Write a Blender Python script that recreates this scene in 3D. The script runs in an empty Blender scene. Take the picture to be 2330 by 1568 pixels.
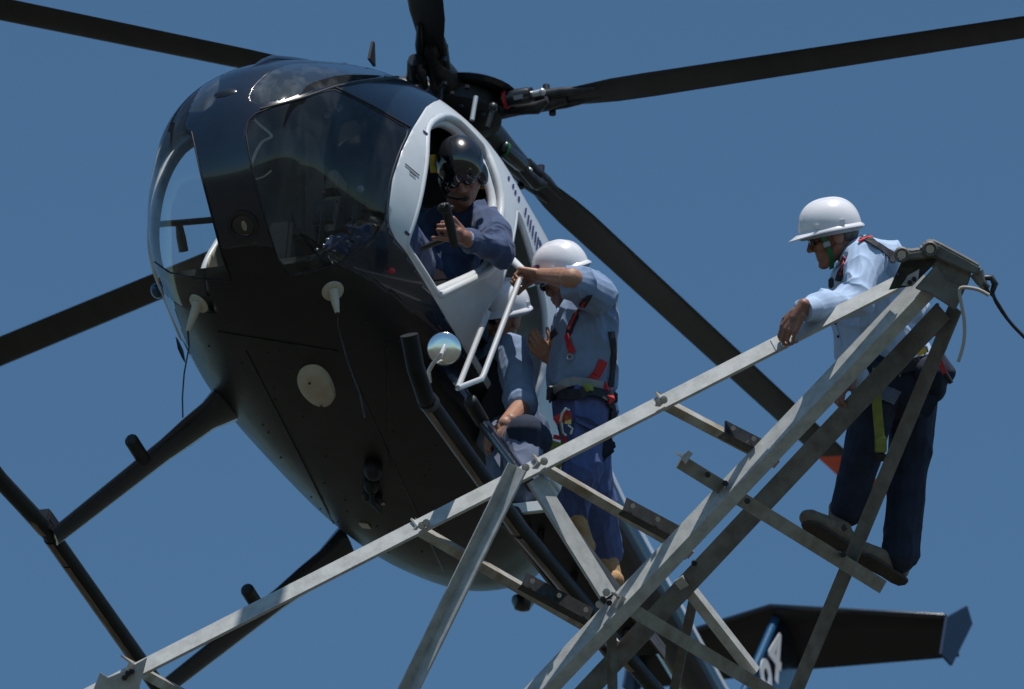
import bpy, bmesh, math, random
import numpy as np
from mathutils import Vector, Matrix
from mathutils.bvhtree import BVHTree
random.seed(5); rng = np.random.default_rng(5)
SC = bpy.context.scene
COL = SC.collection

# ------------------------------------------------------------------ camera
PITCH = math.radians(28.0)
CAM = np.array([0, 0, 1.7])
RIGHT = np.array([1., 0, 0]); FWD = np.array([0, math.cos(PITCH), math.sin(PITCH)]); UPV = np.array([0, -math.sin(PITCH), math.cos(PITCH)])
FOC = 18124.1; CX, CY = 1165.0, 784.0
cd = bpy.data.cameras.new('camera'); co = bpy.data.objects.new('camera', cd); COL.objects.link(co)
cd.sensor_width = 36; cd.lens = FOC/2330*36; cd.clip_start = 1; cd.clip_end = 6000
co.location = CAM; co.rotation_euler = (math.pi/2+PITCH, 0, 0); SC.camera = co
cd.dof.use_dof = True; cd.dof.focus_distance = 32.4; cd.dof.aperture_fstop = 4.0

# ------------------------------------------------------------------ light
SUN = np.array([.12, -.34, .93]); SUN /= np.linalg.norm(SUN)
SUN_EL = math.asin(SUN[2]); SUN_AZ = math.atan2(SUN[0], SUN[1])
w = bpy.data.worlds.new('World'); SC.world = w; w.use_nodes = True
nt = w.node_tree; bg = nt.nodes['Background']
sky = nt.nodes.new('ShaderNodeTexSky'); sky.sky_type = 'NISHITA'; sky.sun_disc = False
sky.sun_elevation = SUN_EL; sky.sun_rotation = SUN_AZ
sky.altitude = 300; sky.air_density = 1.0; sky.dust_density = 0.4; sky.ozone_density = 3.0
tint = nt.nodes.new('ShaderNodeMix'); tint.data_type = 'RGBA'; tint.blend_type = 'MULTIPLY'; tint.inputs[0].default_value = 1
tint.inputs[7].default_value = (.65, .87, .90, 1)
nt.links.new(sky.outputs[0], tint.inputs[6]); nt.links.new(tint.outputs[2], bg.inputs[0])
bg.inputs[1].default_value = 0.10
sl = bpy.data.lights.new('sun', 'SUN'); sl.energy = 4.4; sl.angle = math.radians(.53); sl.color = (1, .96, .9)
so = bpy.data.objects.new('sun', sl); COL.objects.link(so); so.location = (0, 0, 60)
so.rotation_euler = Vector(SUN).to_track_quat('Z', 'Y').to_euler()
SC.view_settings.view_transform = 'Standard'; SC.view_settings.look = 'None'
SC.view_settings.exposure = 0; SC.view_settings.gamma = 1; SC.view_settings.use_curve_mapping = False

# ------------------------------------------------------------------ frames
HR = np.array([[-0.346792060570452, 0.9355389678654615, 0.06709773714907824], [-0.4681952807183435, -0.1106785485738992, -0.8766660926479627], [-0.8127290113182692, -0.33543568458171197, 0.4763973716036085]])
HT = np.array([-0.3394216253698624, -1.0250768622930022, 34.90384829961899])
C2W = np.stack([RIGHT, -UPV, FWD], 1)
def W(px, py, d):                       # photo point at a distance along the view axis
    return CAM+C2W@np.array([(px-CX)/FOC*d, (py-CY)/FOC*d, d])
def hw(X): return CAM+(np.asarray(X, float)@HR.T+HT)@C2W.T          # helicopter -> world
def wh(P): return (((np.asarray(P, float)-CAM)@C2W)-HT)@HR          # world -> helicopter
def hproj(X):
    c = np.asarray(X, float)@HR.T+HT
    return np.stack([CX+FOC*c[..., 0]/c[..., 2], CY+FOC*c[..., 1]/c[..., 2]], -1)
HO = -HR.T@HT
def hray(px, py): return HR.T@np.array([(px-CX)/FOC, (py-CY)/FOC, 1.0])
def hp(px, py, n, d):                   # photo point on the plane n.X = d of the helicopter
    n = np.array(n, float); v = hray(px, py); return HO+v*(d-n@HO)/(n@v)
AX, AY, AZ = np.eye(3)
def nrm(v): v = np.asarray(v, float); return v/(np.linalg.norm(v)+1e-12)

# ------------------------------------------------------------------ materials
def mat(name, col, rough=.5, metal=0, coat=0, var=0, vs=8, bump=0, bs=60, spec=.5, col2=None, sss=0, stretch=None, sheen=0):
    m = bpy.data.materials.new(name); m.use_nodes = True; t = m.node_tree; p = t.nodes['Principled BSDF']
    p.inputs['Base Color'].default_value = (*col, 1); p.inputs['Roughness'].default_value = rough; p.inputs['Metallic'].default_value = metal
    p.inputs['Coat Weight'].default_value = coat; p.inputs['Coat Roughness'].default_value = .06; p.inputs['Specular IOR Level'].default_value = spec
    if sss: p.inputs['Subsurface Weight'].default_value = sss; p.inputs['Subsurface Radius'].default_value = (.012, .005, .003)
    if sheen: p.inputs['Sheen Weight'].default_value = sheen
    if var or bump:
        tc = t.nodes.new('ShaderNodeTexCoord'); mp = t.nodes.new('ShaderNodeMapping'); t.links.new(tc.outputs['Object'], mp.inputs[0])
        if stretch: mp.inputs['Scale'].default_value = stretch
        n = t.nodes.new('ShaderNodeTexNoise'); n.inputs['Scale'].default_value = vs; n.inputs['Detail'].default_value = 6; n.inputs['Roughness'].default_value = .65
        t.links.new(mp.outputs[0], n.inputs[0])
    if var:
        r = t.nodes.new('ShaderNodeValToRGB'); c2 = col2 or tuple(c*(1-var) for c in col)
        r.color_ramp.elements[0].position = .35; r.color_ramp.elements[0].color = (*c2, 1); r.color_ramp.elements[1].position = .62
        r.color_ramp.elements[1].color = (*(tuple(min(1, c*(1+var*.4)) for c in col) if not col2 else col), 1)
        t.links.new(n.outputs[0], r.inputs[0]); t.links.new(r.outputs[0], p.inputs['Base Color'])
        rr = t.nodes.new('ShaderNodeMapRange'); rr.inputs[3].default_value = min(1, rough+.12); rr.inputs[4].default_value = max(.02, rough-.06)
        t.links.new(n.outputs[0], rr.inputs[0]); t.links.new(rr.outputs[0], p.inputs['Roughness'])
    if bump:
        n2 = t.nodes.new('ShaderNodeTexNoise'); n2.inputs['Scale'].default_value = bs; n2.inputs['Detail'].default_value = 4; t.links.new(mp.outputs[0], n2.inputs[0])
        b = t.nodes.new('ShaderNodeBump'); b.inputs['Strength'].default_value = bump; b.inputs['Distance'].default_value = .004
        t.links.new(n2.outputs[0], b.inputs['Height']); t.links.new(b.outputs[0], p.inputs['Normal'])
    return m
def glass(name, tintc, refl=1.0, haze=.03):
    m = bpy.data.materials.new(name); m.use_nodes = True; t = m.node_tree; t.nodes.remove(t.nodes['Principled BSDF']); out = t.nodes['Material Output']
    tr = t.nodes.new('ShaderNodeBsdfTransparent'); tr.inputs[0].default_value = (*tintc, 1)
    gl = t.nodes.new('ShaderNodeBsdfGlossy'); gl.inputs['Roughness'].default_value = .04
    df = t.nodes.new('ShaderNodeBsdfDiffuse'); df.inputs[0].default_value = (.5, .55, .6, 1)
    fr = t.nodes.new('ShaderNodeFresnel'); fr.inputs[0].default_value = 1.49
    ml = t.nodes.new('ShaderNodeMath'); ml.operation = 'MULTIPLY'; ml.inputs[1].default_value = refl; ml.use_clamp = True
    tc = t.nodes.new('ShaderNodeTexCoord'); mp = t.nodes.new('ShaderNodeMapping'); mp.inputs['Scale'].default_value = (1, 1, .35)
    nz = t.nodes.new('ShaderNodeTexNoise'); nz.inputs['Scale'].default_value = 14; nz.inputs['Detail'].default_value = 8
    mr = t.nodes.new('ShaderNodeMapRange'); mr.inputs[1].default_value = .45; mr.inputs[2].default_value = .8; mr.inputs[3].default_value = haze*.4; mr.inputs[4].default_value = haze*2
    t.links.new(tc.outputs['Object'], mp.inputs[0]); t.links.new(mp.outputs[0], nz.inputs[0]); t.links.new(nz.outputs[0], mr.inputs[0])
    m1 = t.nodes.new('ShaderNodeMixShader'); m2 = t.nodes.new('ShaderNodeMixShader')
    t.links.new(mr.outputs[0], m1.inputs[0]); t.links.new(tr.outputs[0], m1.inputs[1]); t.links.new(df.outputs[0], m1.inputs[2])
    t.links.new(fr.outputs[0], ml.inputs[0]); t.links.new(ml.outputs[0], m2.inputs[0]); t.links.new(m1.outputs[0], m2.inputs[1]); t.links.new(gl.outputs[0], m2.inputs[2])
    t.links.new(m2.outputs[0], out.inputs[0]); return m
M = dict(
 navy=mat('navy_paint', (.006, .011, .024), .22, 0, .6, var=.35, vs=5),
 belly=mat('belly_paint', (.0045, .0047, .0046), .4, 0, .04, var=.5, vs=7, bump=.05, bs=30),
 white=mat('white_paint', (.66, .69, .72), .28, 0, .35, var=.06, vs=6),
 endblue=mat('matt_navy', (.012, .03, .07), .6, spec=.2),
 blue=mat('blue_paint', (.012, .075, .17), .25, 0, .5, var=.2, vs=6),
 cream=mat('cream_lining', (.56, .54, .47), .6, var=.25, vs=14),
 lining=mat('pale_lining', (.72, .70, .62), .7, var=.15, vs=14),
 cabin=mat('dark_cabin', (.012, .014, .015), .6, var=.4, vs=10),
 head=mat('headliner', (.035, .055, .07), .55, var=.3, vs=6),
 panelgrey=mat('floor_grey', (.09, .09, .088), .6, var=.4, vs=12),
 black=mat('black_rubber', (.012, .012, .013), .55, var=.3, vs=20),
 gloss=mat('gloss_black', (.008, .009, .012), .28, 0, .3),
 skidblack=mat('skid_black', (.009, .010, .012), .5, var=.4, vs=9, spec=.3),
 helmetblack=mat('helmet_black', (.012, .013, .016), .25, 0, .4),
 blade=mat('blade_black', (.016, .0165, .016), .42, var=.4, vs=3, stretch=(.4, 3, 3)),
 orange=mat('orange_tip', (.78, .075, .012), .45, var=.1, vs=8),
 steel=mat('bare_metal', (.62, .62, .6), .28, .9, var=.15, vs=20),
 alu=mat('aluminium_tube', (.72, .72, .72), .32, .55, var=.1, vs=30),
 dkmetal=mat('dark_metal', (.05, .05, .052), .4, .6, var=.4, vs=25),
 shoe=mat('worn_skid_shoe', (.20, .155, .125), .45, .55, var=.5, vs=14, stretch=(.3, 3, 3)),
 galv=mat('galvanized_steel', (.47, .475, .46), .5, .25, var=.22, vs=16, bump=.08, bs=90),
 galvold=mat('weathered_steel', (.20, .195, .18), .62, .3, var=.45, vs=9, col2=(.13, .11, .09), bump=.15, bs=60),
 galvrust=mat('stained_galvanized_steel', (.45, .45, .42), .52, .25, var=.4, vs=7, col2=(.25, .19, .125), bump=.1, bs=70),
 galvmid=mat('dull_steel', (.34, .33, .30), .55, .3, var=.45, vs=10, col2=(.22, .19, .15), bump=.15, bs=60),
 cast=mat('cast_steel', (.17, .165, .155), .62, .4, var=.4, vs=14, bump=.3, bs=40),
 skin=mat('skin', (.37, .19, .125), .5, var=.14, vs=22, bump=.15, bs=120, sss=.12),
 skintan=mat('tanned_skin', (.27, .125, .085), .5, var=.2, vs=22, bump=.2, bs=120, sss=.1),
 shirt=mat('light_blue_cotton', (.40, .52, .72), .85, var=.07, vs=20, bump=.25, bs=45, sheen=.1),
 shirt2=mat('mid_blue_cotton', (.20, .285, .45), .85, var=.1, vs=20, bump=.25, bs=45, sheen=.1),
 overall=mat('blue_overalls', (.036, .062, .145), .85, var=.2, vs=14, bump=.3, bs=40, sheen=.1),
 jean=mat('blue_work_trousers', (.085, .12, .30), .85, var=.2, vs=12, bump=.3, bs=40),
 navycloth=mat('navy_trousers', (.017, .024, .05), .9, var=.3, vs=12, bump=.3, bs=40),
 greycloth=mat('faded_cloth', (.14, .17, .26), .9, var=.2, vs=12),
 hat=mat('white_hard_hat', (.80, .79, .83), .22, 0, .3),
 decal=mat('decal_navy', (.03, .03, .12), .4),
 decalred=mat('decal_red', (.5, .03, .06), .4),
 red=mat('red_webbing', (.50, .025, .03), .7, bump=.3, bs=150),
 lime=mat('lime_webbing', (.24, .27, .06), .75, bump=.3, bs=150, var=.2, vs=30),
 yellow=mat('yellow_tag', (.75, .50, .05), .6, var=.2, vs=30),
 amber=mat('amber_tag', (.85, .62, .16), .5),
 green=mat('green_strap', (.01, .16, .05), .6),
 webgrey=mat('grey_webbing', (.30, .32, .34), .75, bump=.3, bs=150),
 webdark=mat('dark_webbing', (.02, .022, .03), .8, bump=.3, bs=150),
 boot=mat('tan_suede', (.46, .27, .13), .85, var=.2, vs=25, bump=.3, bs=80),
 bootbrown=mat('brown_leather', (.19, .145, .105), .65, var=.3, vs=20, bump=.25, bs=60),
 sole=mat('boot_sole', (.05, .042, .036), .85, var=.3, vs=30),
 hair=mat('grey_hair', (.12, .11, .10), .8, bump=.6, bs=220, var=.5, vs=90),
 lens=mat('dark_lens', (.004, .004, .005), .08, 0, 1),
 ivory=mat('ivory_plastic', (.50, .455, .36), .45, var=.1, vs=18),
 rope=mat('pale_rope', (.42, .38, .33), .85, bump=.4, bs=200),
 wire=mat('dark_wire', (.03, .03, .035), .5, .4),
 mirror=mat('mirror', (.82, .82, .80), .14, 1),
 lampglass=mat('lamp_glass', (.35, .33, .25), .12, .6),
 earth=mat('dry_grass_ground', (.06, .058, .048), .95, var=.5, vs=.05, col2=(.035, .04, .028)),
)
M['mirror'].node_tree.nodes['Principled BSDF'].inputs['Metallic'].default_value = 1
M['glass'] = glass('windshield_acrylic', (.95, .98, .98), 1.05, .03)
M['topglass'] = glass('tinted_acrylic', (.40, .50, .56), 2.6, .12)

# ------------------------------------------------------------------ mesh helpers
class MB:
    def __init__(s): s.v = []; s.f = []
    def add(s, V, F):
        o = len(s.v); s.v += [tuple(map(float, p)) for p in V]; s.f += [tuple(i+o for i in f) for f in F]; return s
    def tube(s, pts, r, n=10, caps=True, squash=None):
        pts = [np.asarray(p, float) for p in pts]; k = len(pts); rs = list(r) if hasattr(r, '__len__') else [r]*k
        t0 = nrm(pts[1]-pts[0]); a = np.cross(t0, AZ); a = nrm(a) if np.linalg.norm(a) > .1 else nrm(np.cross(t0, AX)); V = []
        for i in range(k):
            t = nrm(pts[min(i+1, k-1)]-pts[max(i-1, 0)]); a = nrm(a-t*(a@t)); b = np.cross(t, a)
            for j in range(n):
                th = 2*math.pi*j/n; V.append(pts[i]+rs[i]*(a*math.cos(th)+b*math.sin(th)))
        F = [(i*n+j, i*n+(j+1) % n, (i+1)*n+(j+1) % n, (i+1)*n+j) for i in range(k-1) for j in range(n)]
        if caps: F += [tuple(range(n))[::-1], tuple((k-1)*n+j for j in range(n))]
        return s.add(V, F)
    def cone(s, p0, r0, p1, r1, n=14):                     # sphere-swept cone, closed
        p0 = np.asarray(p0, float); p1 = np.asarray(p1, float); t = nrm(p1-p0) if np.linalg.norm(p1-p0) > 1e-6 else AZ
        ring = [(p0-t*r0*math.cos(q), r0*math.sin(q)) for q in (.02, .45, .9, 1.3)]+[(p1+t*r1*math.cos(q), r1*math.sin(q)) for q in (1.3, .9, .45, .02)]
        a = np.cross(t, AZ); a = nrm(a) if np.linalg.norm(a) > .1 else nrm(np.cross(t, AX)); b = np.cross(t, a); V = []
        for c, r in ring:
            for j in range(n): th = 2*math.pi*j/n; V.append(c+r*(a*math.cos(th)+b*math.sin(th)))
        k = len(ring); F = [(i*n+j, i*n+(j+1) % n, (i+1)*n+(j+1) % n, (i+1)*n+j) for i in range(k-1) for j in range(n)]
        F += [tuple(range(n))[::-1], tuple((k-1)*n+j for j in range(n))]; return s.add(V, F)
    def ell(s, c, axes, n=16, m=10):
        c = np.asarray(c, float); A = [np.asarray(x, float) for x in axes]; V = [c-A[2]]; F = []
        for i in range(1, m):
            ph = -math.pi/2+math.pi*i/m
            for j in range(n): th = 2*math.pi*j/n; V.append(c+A[0]*math.cos(ph)*math.cos(th)+A[1]*math.cos(ph)*math.sin(th)+A[2]*math.sin(ph))
        V.append(c+A[2]); e = len(V)-1
        for j in range(n): F += [(0, 1+(j+1) % n, 1+j), (e, e-n+j, e-n+(j+1) % n)]
        for i in range(m-2):
            for j in range(n): F.append((1+i*n+j, 1+i*n+(j+1) % n, 1+(i+1)*n+(j+1) % n, 1+(i+1)*n+j))
        return s.add(V, F)
    def box(s, c, a, b, d):                                 # centre and three half-axis vectors
        c, a, b, d = [np.asarray(x, float) for x in (c, a, b, d)]
        V = [c+x*a+y*b+z*d for x in (-1, 1) for y in (-1, 1) for z in (-1, 1)]
        return s.add(V, [(0, 1, 3, 2), (4, 6, 7, 5), (0, 4, 5, 1), (2, 3, 7, 6), (0, 2, 6, 4), (1, 5, 7, 3)])
    def prism(s, poly, ext):                                # planar polygon of points, extruded by vector
        P = [np.asarray(p, float) for p in poly]; n = len(P); e = np.asarray(ext, float)
        return s.add(P+[p+e for p in P], [tuple(range(n))[::-1], tuple(range(n, 2*n))]+[(i, (i+1) % n, n+(i+1) % n, n+i) for i in range(n)])
    def lathe(s, c, ax, prof, n=24, ref=None):              # prof: (radius, height)
        c = np.asarray(c, float); t = nrm(ax); a = np.cross(t, ref if ref is not None else AZ); a = nrm(a) if np.linalg.norm(a) > .1 else nrm(np.cross(t, AX)); b = np.cross(t, a)
        V = [c+t*h+r*(a*math.cos(2*math.pi*j/n)+b*math.sin(2*math.pi*j/n)) for r, h in prof for j in range(n)]; k = len(prof)
        F = [(i*n+j, i*n+(j+1) % n, (i+1)*n+(j+1) % n, (i+1)*n+j) for i in range(k-1) for j in range(n)]
        F += [tuple(range(n))[::-1], tuple((k-1)*n+j for j in range(n))]; return s.add(V, F)
    def ribbon(s, pts, wdir, wd, th):                       # flat strap: pts, width direction(s), width, thickness
        pts = [np.asarray(p, float) for p in pts]; V = []; k = len(pts)
        for i, p in enumerate(pts):
            t = nrm(pts[min(i+1, k-1)]-pts[max(i-1, 0)]); q = np.asarray(wdir[i] if isinstance(wdir, list) else wdir, float); q = nrm(q-t*(q@t)); nn = np.cross(t, q)
            V += [p+q*wd/2+nn*th/2, p-q*wd/2+nn*th/2, p-q*wd/2-nn*th/2, p+q*wd/2-nn*th/2]
        F = [(i*4+j, i*4+(j+1) % 4, i*4+4+(j+1) % 4, i*4+4+j) for i in range(k-1) for j in range(4)]+[(0, 3, 2, 1), tuple((k-1)*4+j for j in range(4))]
        return s.add(V, F)
    def angle(s, p0, p1, wa, wb, t, dA, dB):                # steel angle: corner line p0-p1, two flanges along dA, dB
        p0 = np.asarray(p0, float); p1 = np.asarray(p1, float); prof = [(0, 0), (wa, 0), (wa, t), (t, t), (t, wb), (0, wb)]
        V = [p+dA*x+dB*y for p in (p0, p1) for x, y in prof]
        return s.add(V, [(0, 1, 2, 3), (0, 3, 4, 5), (9, 8, 7, 6), (11, 10, 9, 6)]+[(i, 6+i, 6+(i+1) % 6, (i+1) % 6) for i in range(6)])
    def build(s, name, m, parent=None, smooth=None, frame=None, bevel=0):
        V = np.array(s.v) if s.v else np.zeros((0, 3))
        if frame is not None: V = V-np.asarray(frame)
        me = bpy.data.meshes.new(name); me.from_pydata(V.tolist(), [], s.f); me.materials.append(m if not isinstance(m, str) else M[m])
        bm = bmesh.new(); bm.from_mesh(me); bmesh.ops.recalc_face_normals(bm, faces=bm.faces)
        if bevel: bmesh.ops.bevel(bm, geom=bm.edges, offset=bevel, segments=2, affect='EDGES', clamp_overlap=True)
        bm.to_mesh(me); bm.free()
        o = bpy.data.objects.new(name, me); COL.objects.link(o)
        if parent is not None: o.parent = parent
        if smooth is not None:
            me.polygons.foreach_set('use_smooth', [True]*len(me.polygons)); me.set_sharp_from_angle(angle=math.radians(smooth))
        return o
def thing(name, label, cat, loc=(0, 0, 0), group=None):
    o = bpy.data.objects.new(name, None); COL.objects.link(o); o.location = loc; o['label'] = label; o['category'] = cat; o.empty_display_size = .2
    if group: o['group'] = group
    return o
def tag(o, label, cat, group=None):
    o['label'] = label; o['category'] = cat
    if group: o['group'] = group
    return o
def vnoise(P, sc, seed=0):                                   # smooth value noise
    Q = np.asarray(P)*sc+seed*17.31; I = np.floor(Q).astype(np.int64); f = Q-I; f = f*f*(3-2*f); r = 0
    for dx in (0, 1):
        for dy in (0, 1):
            for dz in (0, 1):
                h = ((I[:, 0]+dx)*374761393+(I[:, 1]+dy)*668265263+(I[:, 2]+dz)*2147483647+seed*144665) & 0xffffffff
                h = ((h ^ (h >> 13))*1274126177) & 0xffffffff; h = (h ^ (h >> 16)) & 0xffff
                r = r+(h/65535.)*np.where(dx, f[:, 0], 1-f[:, 0])*np.where(dy, f[:, 1], 1-f[:, 1])*np.where(dz, f[:, 2], 1-f[:, 2])
    return r
def blob(name, mb, voxel, m, parent, frame, smooth=3, wrinkle=0, seed=1, wscale=9, dirv=None):
    """one continuous surface round the shapes collected in mb (voxel remesh), softened and, for cloth, creased"""
    me = bpy.data.meshes.new(name); me.from_pydata((np.array(mb.v)-np.asarray(frame)).tolist(), [], mb.f)
    o = bpy.data.objects.new(name, me); COL.objects.link(o)
    rm = o.modifiers.new('r', 'REMESH'); rm.mode = 'VOXEL'; rm.voxel_size = voxel; rm.adaptivity = 0
    sm = o.modifiers.new('s', 'SMOOTH'); sm.iterations = smooth; sm.factor = .6
    dg = bpy.context.evaluated_depsgraph_get(); dg.update()
    nm = bpy.data.meshes.new_from_object(o.evaluated_get(dg)); o.modifiers.clear(); o.data = nm; bpy.data.meshes.remove(me); nm.name = name
    nm.materials.clear(); nm.materials.append(m if not isinstance(m, str) else M[m])
    nv = len(nm.vertices); V = np.empty(nv*3); nm.vertices.foreach_get('co', V); V = V.reshape(-1, 3)
    if wrinkle:
        N = np.empty(nv*3); nm.vertices.foreach_get('normal', N); N = N.reshape(-1, 3)
        Q = V.copy()
        if dirv is not None:
            d = nrm(dirv); Q = Q+np.outer(Q@d, d)*1.2
        Q = Q+.05*np.stack([vnoise(V, 6, seed+9), vnoise(V, 6, seed+10), vnoise(V, 6, seed+11)], 1)
        Q = Q-np.outer(Q@UPV, UPV)*.5
        a = np.abs(vnoise(Q, wscale, seed)*2-1); b = np.abs(vnoise(Q, wscale*2.1, seed+3)*2-1)
        h = (1-a)**3*1.0+(1-b)**3*.45-.5
        h = h*(.35+1.1*vnoise(V, 4.5, seed+21)); V = V+N*(h*wrinkle)[:, None]; nm.vertices.foreach_set('co', V.ravel())
    nm.polygons.foreach_set('use_smooth', [True]*len(nm.polygons)); nm.update()
    o.parent = parent; return o
def bvh_of(o, off):
    me = o.data; return BVHTree.FromPolygons([Vector(np.array(v.co)+off) for v in me.vertices], [tuple(p.vertices) for p in me.polygons])
def hit(bv, px, py, lift=0):                                 # point of a surface behind a photo point, with its normal
    d = W(px, py, 1.0)-CAM; r = bv.ray_cast(Vector(CAM), Vector(nrm(d)))
    if r[0] is None: return None, None
    n = np.array(r[1]); n = n if n@d < 0 else -n
    return np.array(r[0])+n*lift, n
def drape(bv, pts, lift, fb, sub=3):                         # a strap path lying on a surface
    P = []; N = []; pp = []
    for a, b in zip(pts[:-1], pts[1:]): pp += [tuple(np.array(a)+(np.array(b)-np.array(a))*i/sub) for i in range(sub)]
    pp.append(pts[-1]); last = None
    for x, y in pp:
        p, n = hit(bv, x, y, lift)
        if p is None: p = W(x, y, last if last else fb); n = -FWD
        last = (p-CAM)@FWD; P.append(p); N.append(n)
    return P, N
def strap(bv, pts, wd, th, lift, fb, mb=None, sub=3):
    P, N = drape(bv, pts, lift, fb, sub); mb = mb or MB(); k = len(P); T = [nrm(P[min(i+1, k-1)]-P[max(i-1, 0)]) for i in range(k)]
    return mb.ribbon(P, [np.cross(n, t) for n, t in zip(N, T)], wd, th)
def circ(c, n, r, k=24, ref=None):
    n = nrm(n); a = np.cross(n, ref if ref is not None else AZ); a = nrm(a) if np.linalg.norm(a) > .1 else nrm(np.cross(n, AX)); b = np.cross(n, a)
    return [np.asarray(c)+r*(a*math.cos(2*math.pi*j/k)+b*math.sin(2*math.pi*j/k)) for j in range(k)]

def spline(P, k=6):
    P = [np.asarray(p, float) for p in P]; out = []
    for i in range(len(P)-1):
        a, b, c, d = P[max(i-1, 0)], P[i], P[i+1], P[min(i+2, len(P)-1)]
        for t in np.arange(k)/k: out.append(.5*(2*b+(c-a)*t+(2*a-5*b+4*c-d)*t*t+(3*b-a-3*c+d)*t**3))
    return out+[P[-1]]

# ------------------------------------------------------------------ ground
g = MB(); R_ = 3000
g.add([(-R_, -R_, 0), (R_, -R_, 0), (R_, R_, 0), (-R_, R_, 0)], [(0, 1, 2, 3)]); go = g.build('ground', 'earth'); go['kind'] = 'structure'

# ------------------------------------------------------------------ helicopter
heli = thing('helicopter', 'dark blue five-bladed helicopter with white door frames hovering beside the steel arm', 'helicopter')
mw = Matrix.Identity(4)
for i in range(3):
    for j in range(3): mw[i][j] = float((C2W@HR)[i, j])
    mw[i][3] = float(hw([0, 0, 0])[i])
heli.matrix_world = mw
def H(mb, name, m, smooth=None, parent=None, bevel=0): return mb.build(name, m, parent or heli, smooth, None, bevel)
# s, x, ztop, zbot, zmid, half width, exponent
PROF = np.array([
 [0.00, 2.140, -1.34, -1.34, -1.34, 0.00, 2.0], [0.03, 2.118, -1.176, -1.491, -1.34, 0.18, 2.0], [0.08, 2.032, -0.997, -1.643, -1.33, 0.327, 2.1],
 [0.15, 1.86, -0.836, -1.78, -1.31, 0.441, 2.2], [0.24, 1.592, -0.675, -1.891, -1.29, 0.571, 2.25], [0.34, 1.215, -0.5, -1.954, -1.26, 0.658, 2.3],
 [0.46, 0.75, -0.39, -1.994, -1.23, 0.722, 2.3], [0.58, 0.25, -0.382, -2.021, -1.21, 0.695, 2.3], [0.68, -0.25, -0.418, -2.019, -1.18, 0.653, 2.25],
 [0.77, -0.70, -0.515, -1.95, -1.15, 0.585, 2.2], [0.85, -1.10, -0.60, -1.812, -1.10, 0.461, 2.1], [0.92, -1.50, -0.61, -1.52, -1.0, 0.31, 2.0],
 [1.00, -1.95, -0.615, -0.99, -0.79, 0.165, 2.0]])
def cat(s):
    s = np.atleast_1d(s); S = PROF[:, 0]; V = PROF[:, 1:]; d = np.zeros_like(V); h = np.diff(S)[:, None]; k = np.diff(V, axis=0)/h
    for i in range(1, len(S)-1): d[i] = (k[i-1]*h[i]+k[i]*h[i-1])/(h[i]+h[i-1])
    d[0] = 2*k[0]-d[1]; d[-1] = k[-1]; i = np.clip(np.searchsorted(S, s)-1, 0, len(S)-2); hh = S[i+1]-S[i]; u = ((s-S[i])/hh)[:, None]; hh = hh[:, None]
    return (2*u**3-3*u**2+1)*V[i]+(u**3-2*u**2+u)*hh*d[i]+(-2*u**3+3*u**2)*V[i+1]+(u**3-u**2)*hh*d[i+1]
def surf(s, th):
    c = cat(s); x, zt, zb, zm, w_, e = [c[:, k] for k in range(6)]; a, b = np.cos(th), np.sin(th); p = 2/e
    y = np.maximum(w_, 0)*np.sign(a)*np.abs(a)**p; z = zm+np.where(b > 0, zt-zm, zm-zb)*np.sign(b)*np.abs(b)**p
    return np.stack([x, y, z], -1)
NS, NT = 190, 200
sv = np.concatenate([np.linspace(0.0015, .1, 40)[:-1]**1, np.linspace(.1, 1, NS-39)]); tv = np.linspace(0, 2*np.pi, NT, endpoint=False)+.5*np.pi/NT
GS, GT = np.meshgrid(sv, tv, indexing='ij'); GV = surf(GS.ravel(), GT.ravel()).reshape(len(sv), NT, 3)
def sdpoly(P, poly):                                         # signed distance in the plane, negative inside
    poly = np.asarray(poly, float); d = np.full(len(P), 1e9); ins = np.zeros(len(P), bool); n = len(poly)
    for i in range(n):
        a = poly[i]; b = poly[(i+1) % n]; e = b-a; w_ = P-a; t = np.clip((w_@e)/(e@e+1e-12), 0, 1); d = np.minimum(d, np.hypot(*(w_-t[:, None]*e).T))
        c = ((a[1] <= P[:, 1]) & (b[1] > P[:, 1])) | ((b[1] <= P[:, 1]) & (a[1] > P[:, 1]))
        xx = a[0]+(P[:, 1]-a[1])/(b[1]-a[1]+1e-12)*(b[0]-a[0]); ins ^= c & (P[:, 0] < xx)
    return np.where(ins, -d, d)
def smoothpoly(poly, it=2):
    P = np.array(poly, float)
    for _ in range(it): Q = np.roll(P, -1, 0); P = np.stack([.75*P+.25*Q, .25*P+.75*Q], 1).reshape(-1, 2)
    return P
polys = []
for i in range(len(sv)-1):
    for j in range(NT):
        k = (j+1) % NT; polys.append(np.array([GV[i, j], GV[i, k], GV[i+1, k], GV[i+1, j]]))
polys.append(GV[0][::-1].copy())
def facing(ps, mirror=False):
    out = np.zeros(len(ps), bool)
    for i, p in enumerate(ps):
        q = p*[1, -1, 1] if mirror else p
        n = np.cross(q[1]-q[0], q[2]-q[0]); 
        if mirror: n = -n
        out[i] = (n@(q.mean(0)-HO)) < 0
    return out
ref = np.cross(polys[5000][1]-polys[5000][0], polys[5000][2]-polys[5000][0]); ctr = np.array([.5, 0, -1.2])
FLIP = -1 if ref@(polys[5000].mean(0)-ctr) < 0 else 1
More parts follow.
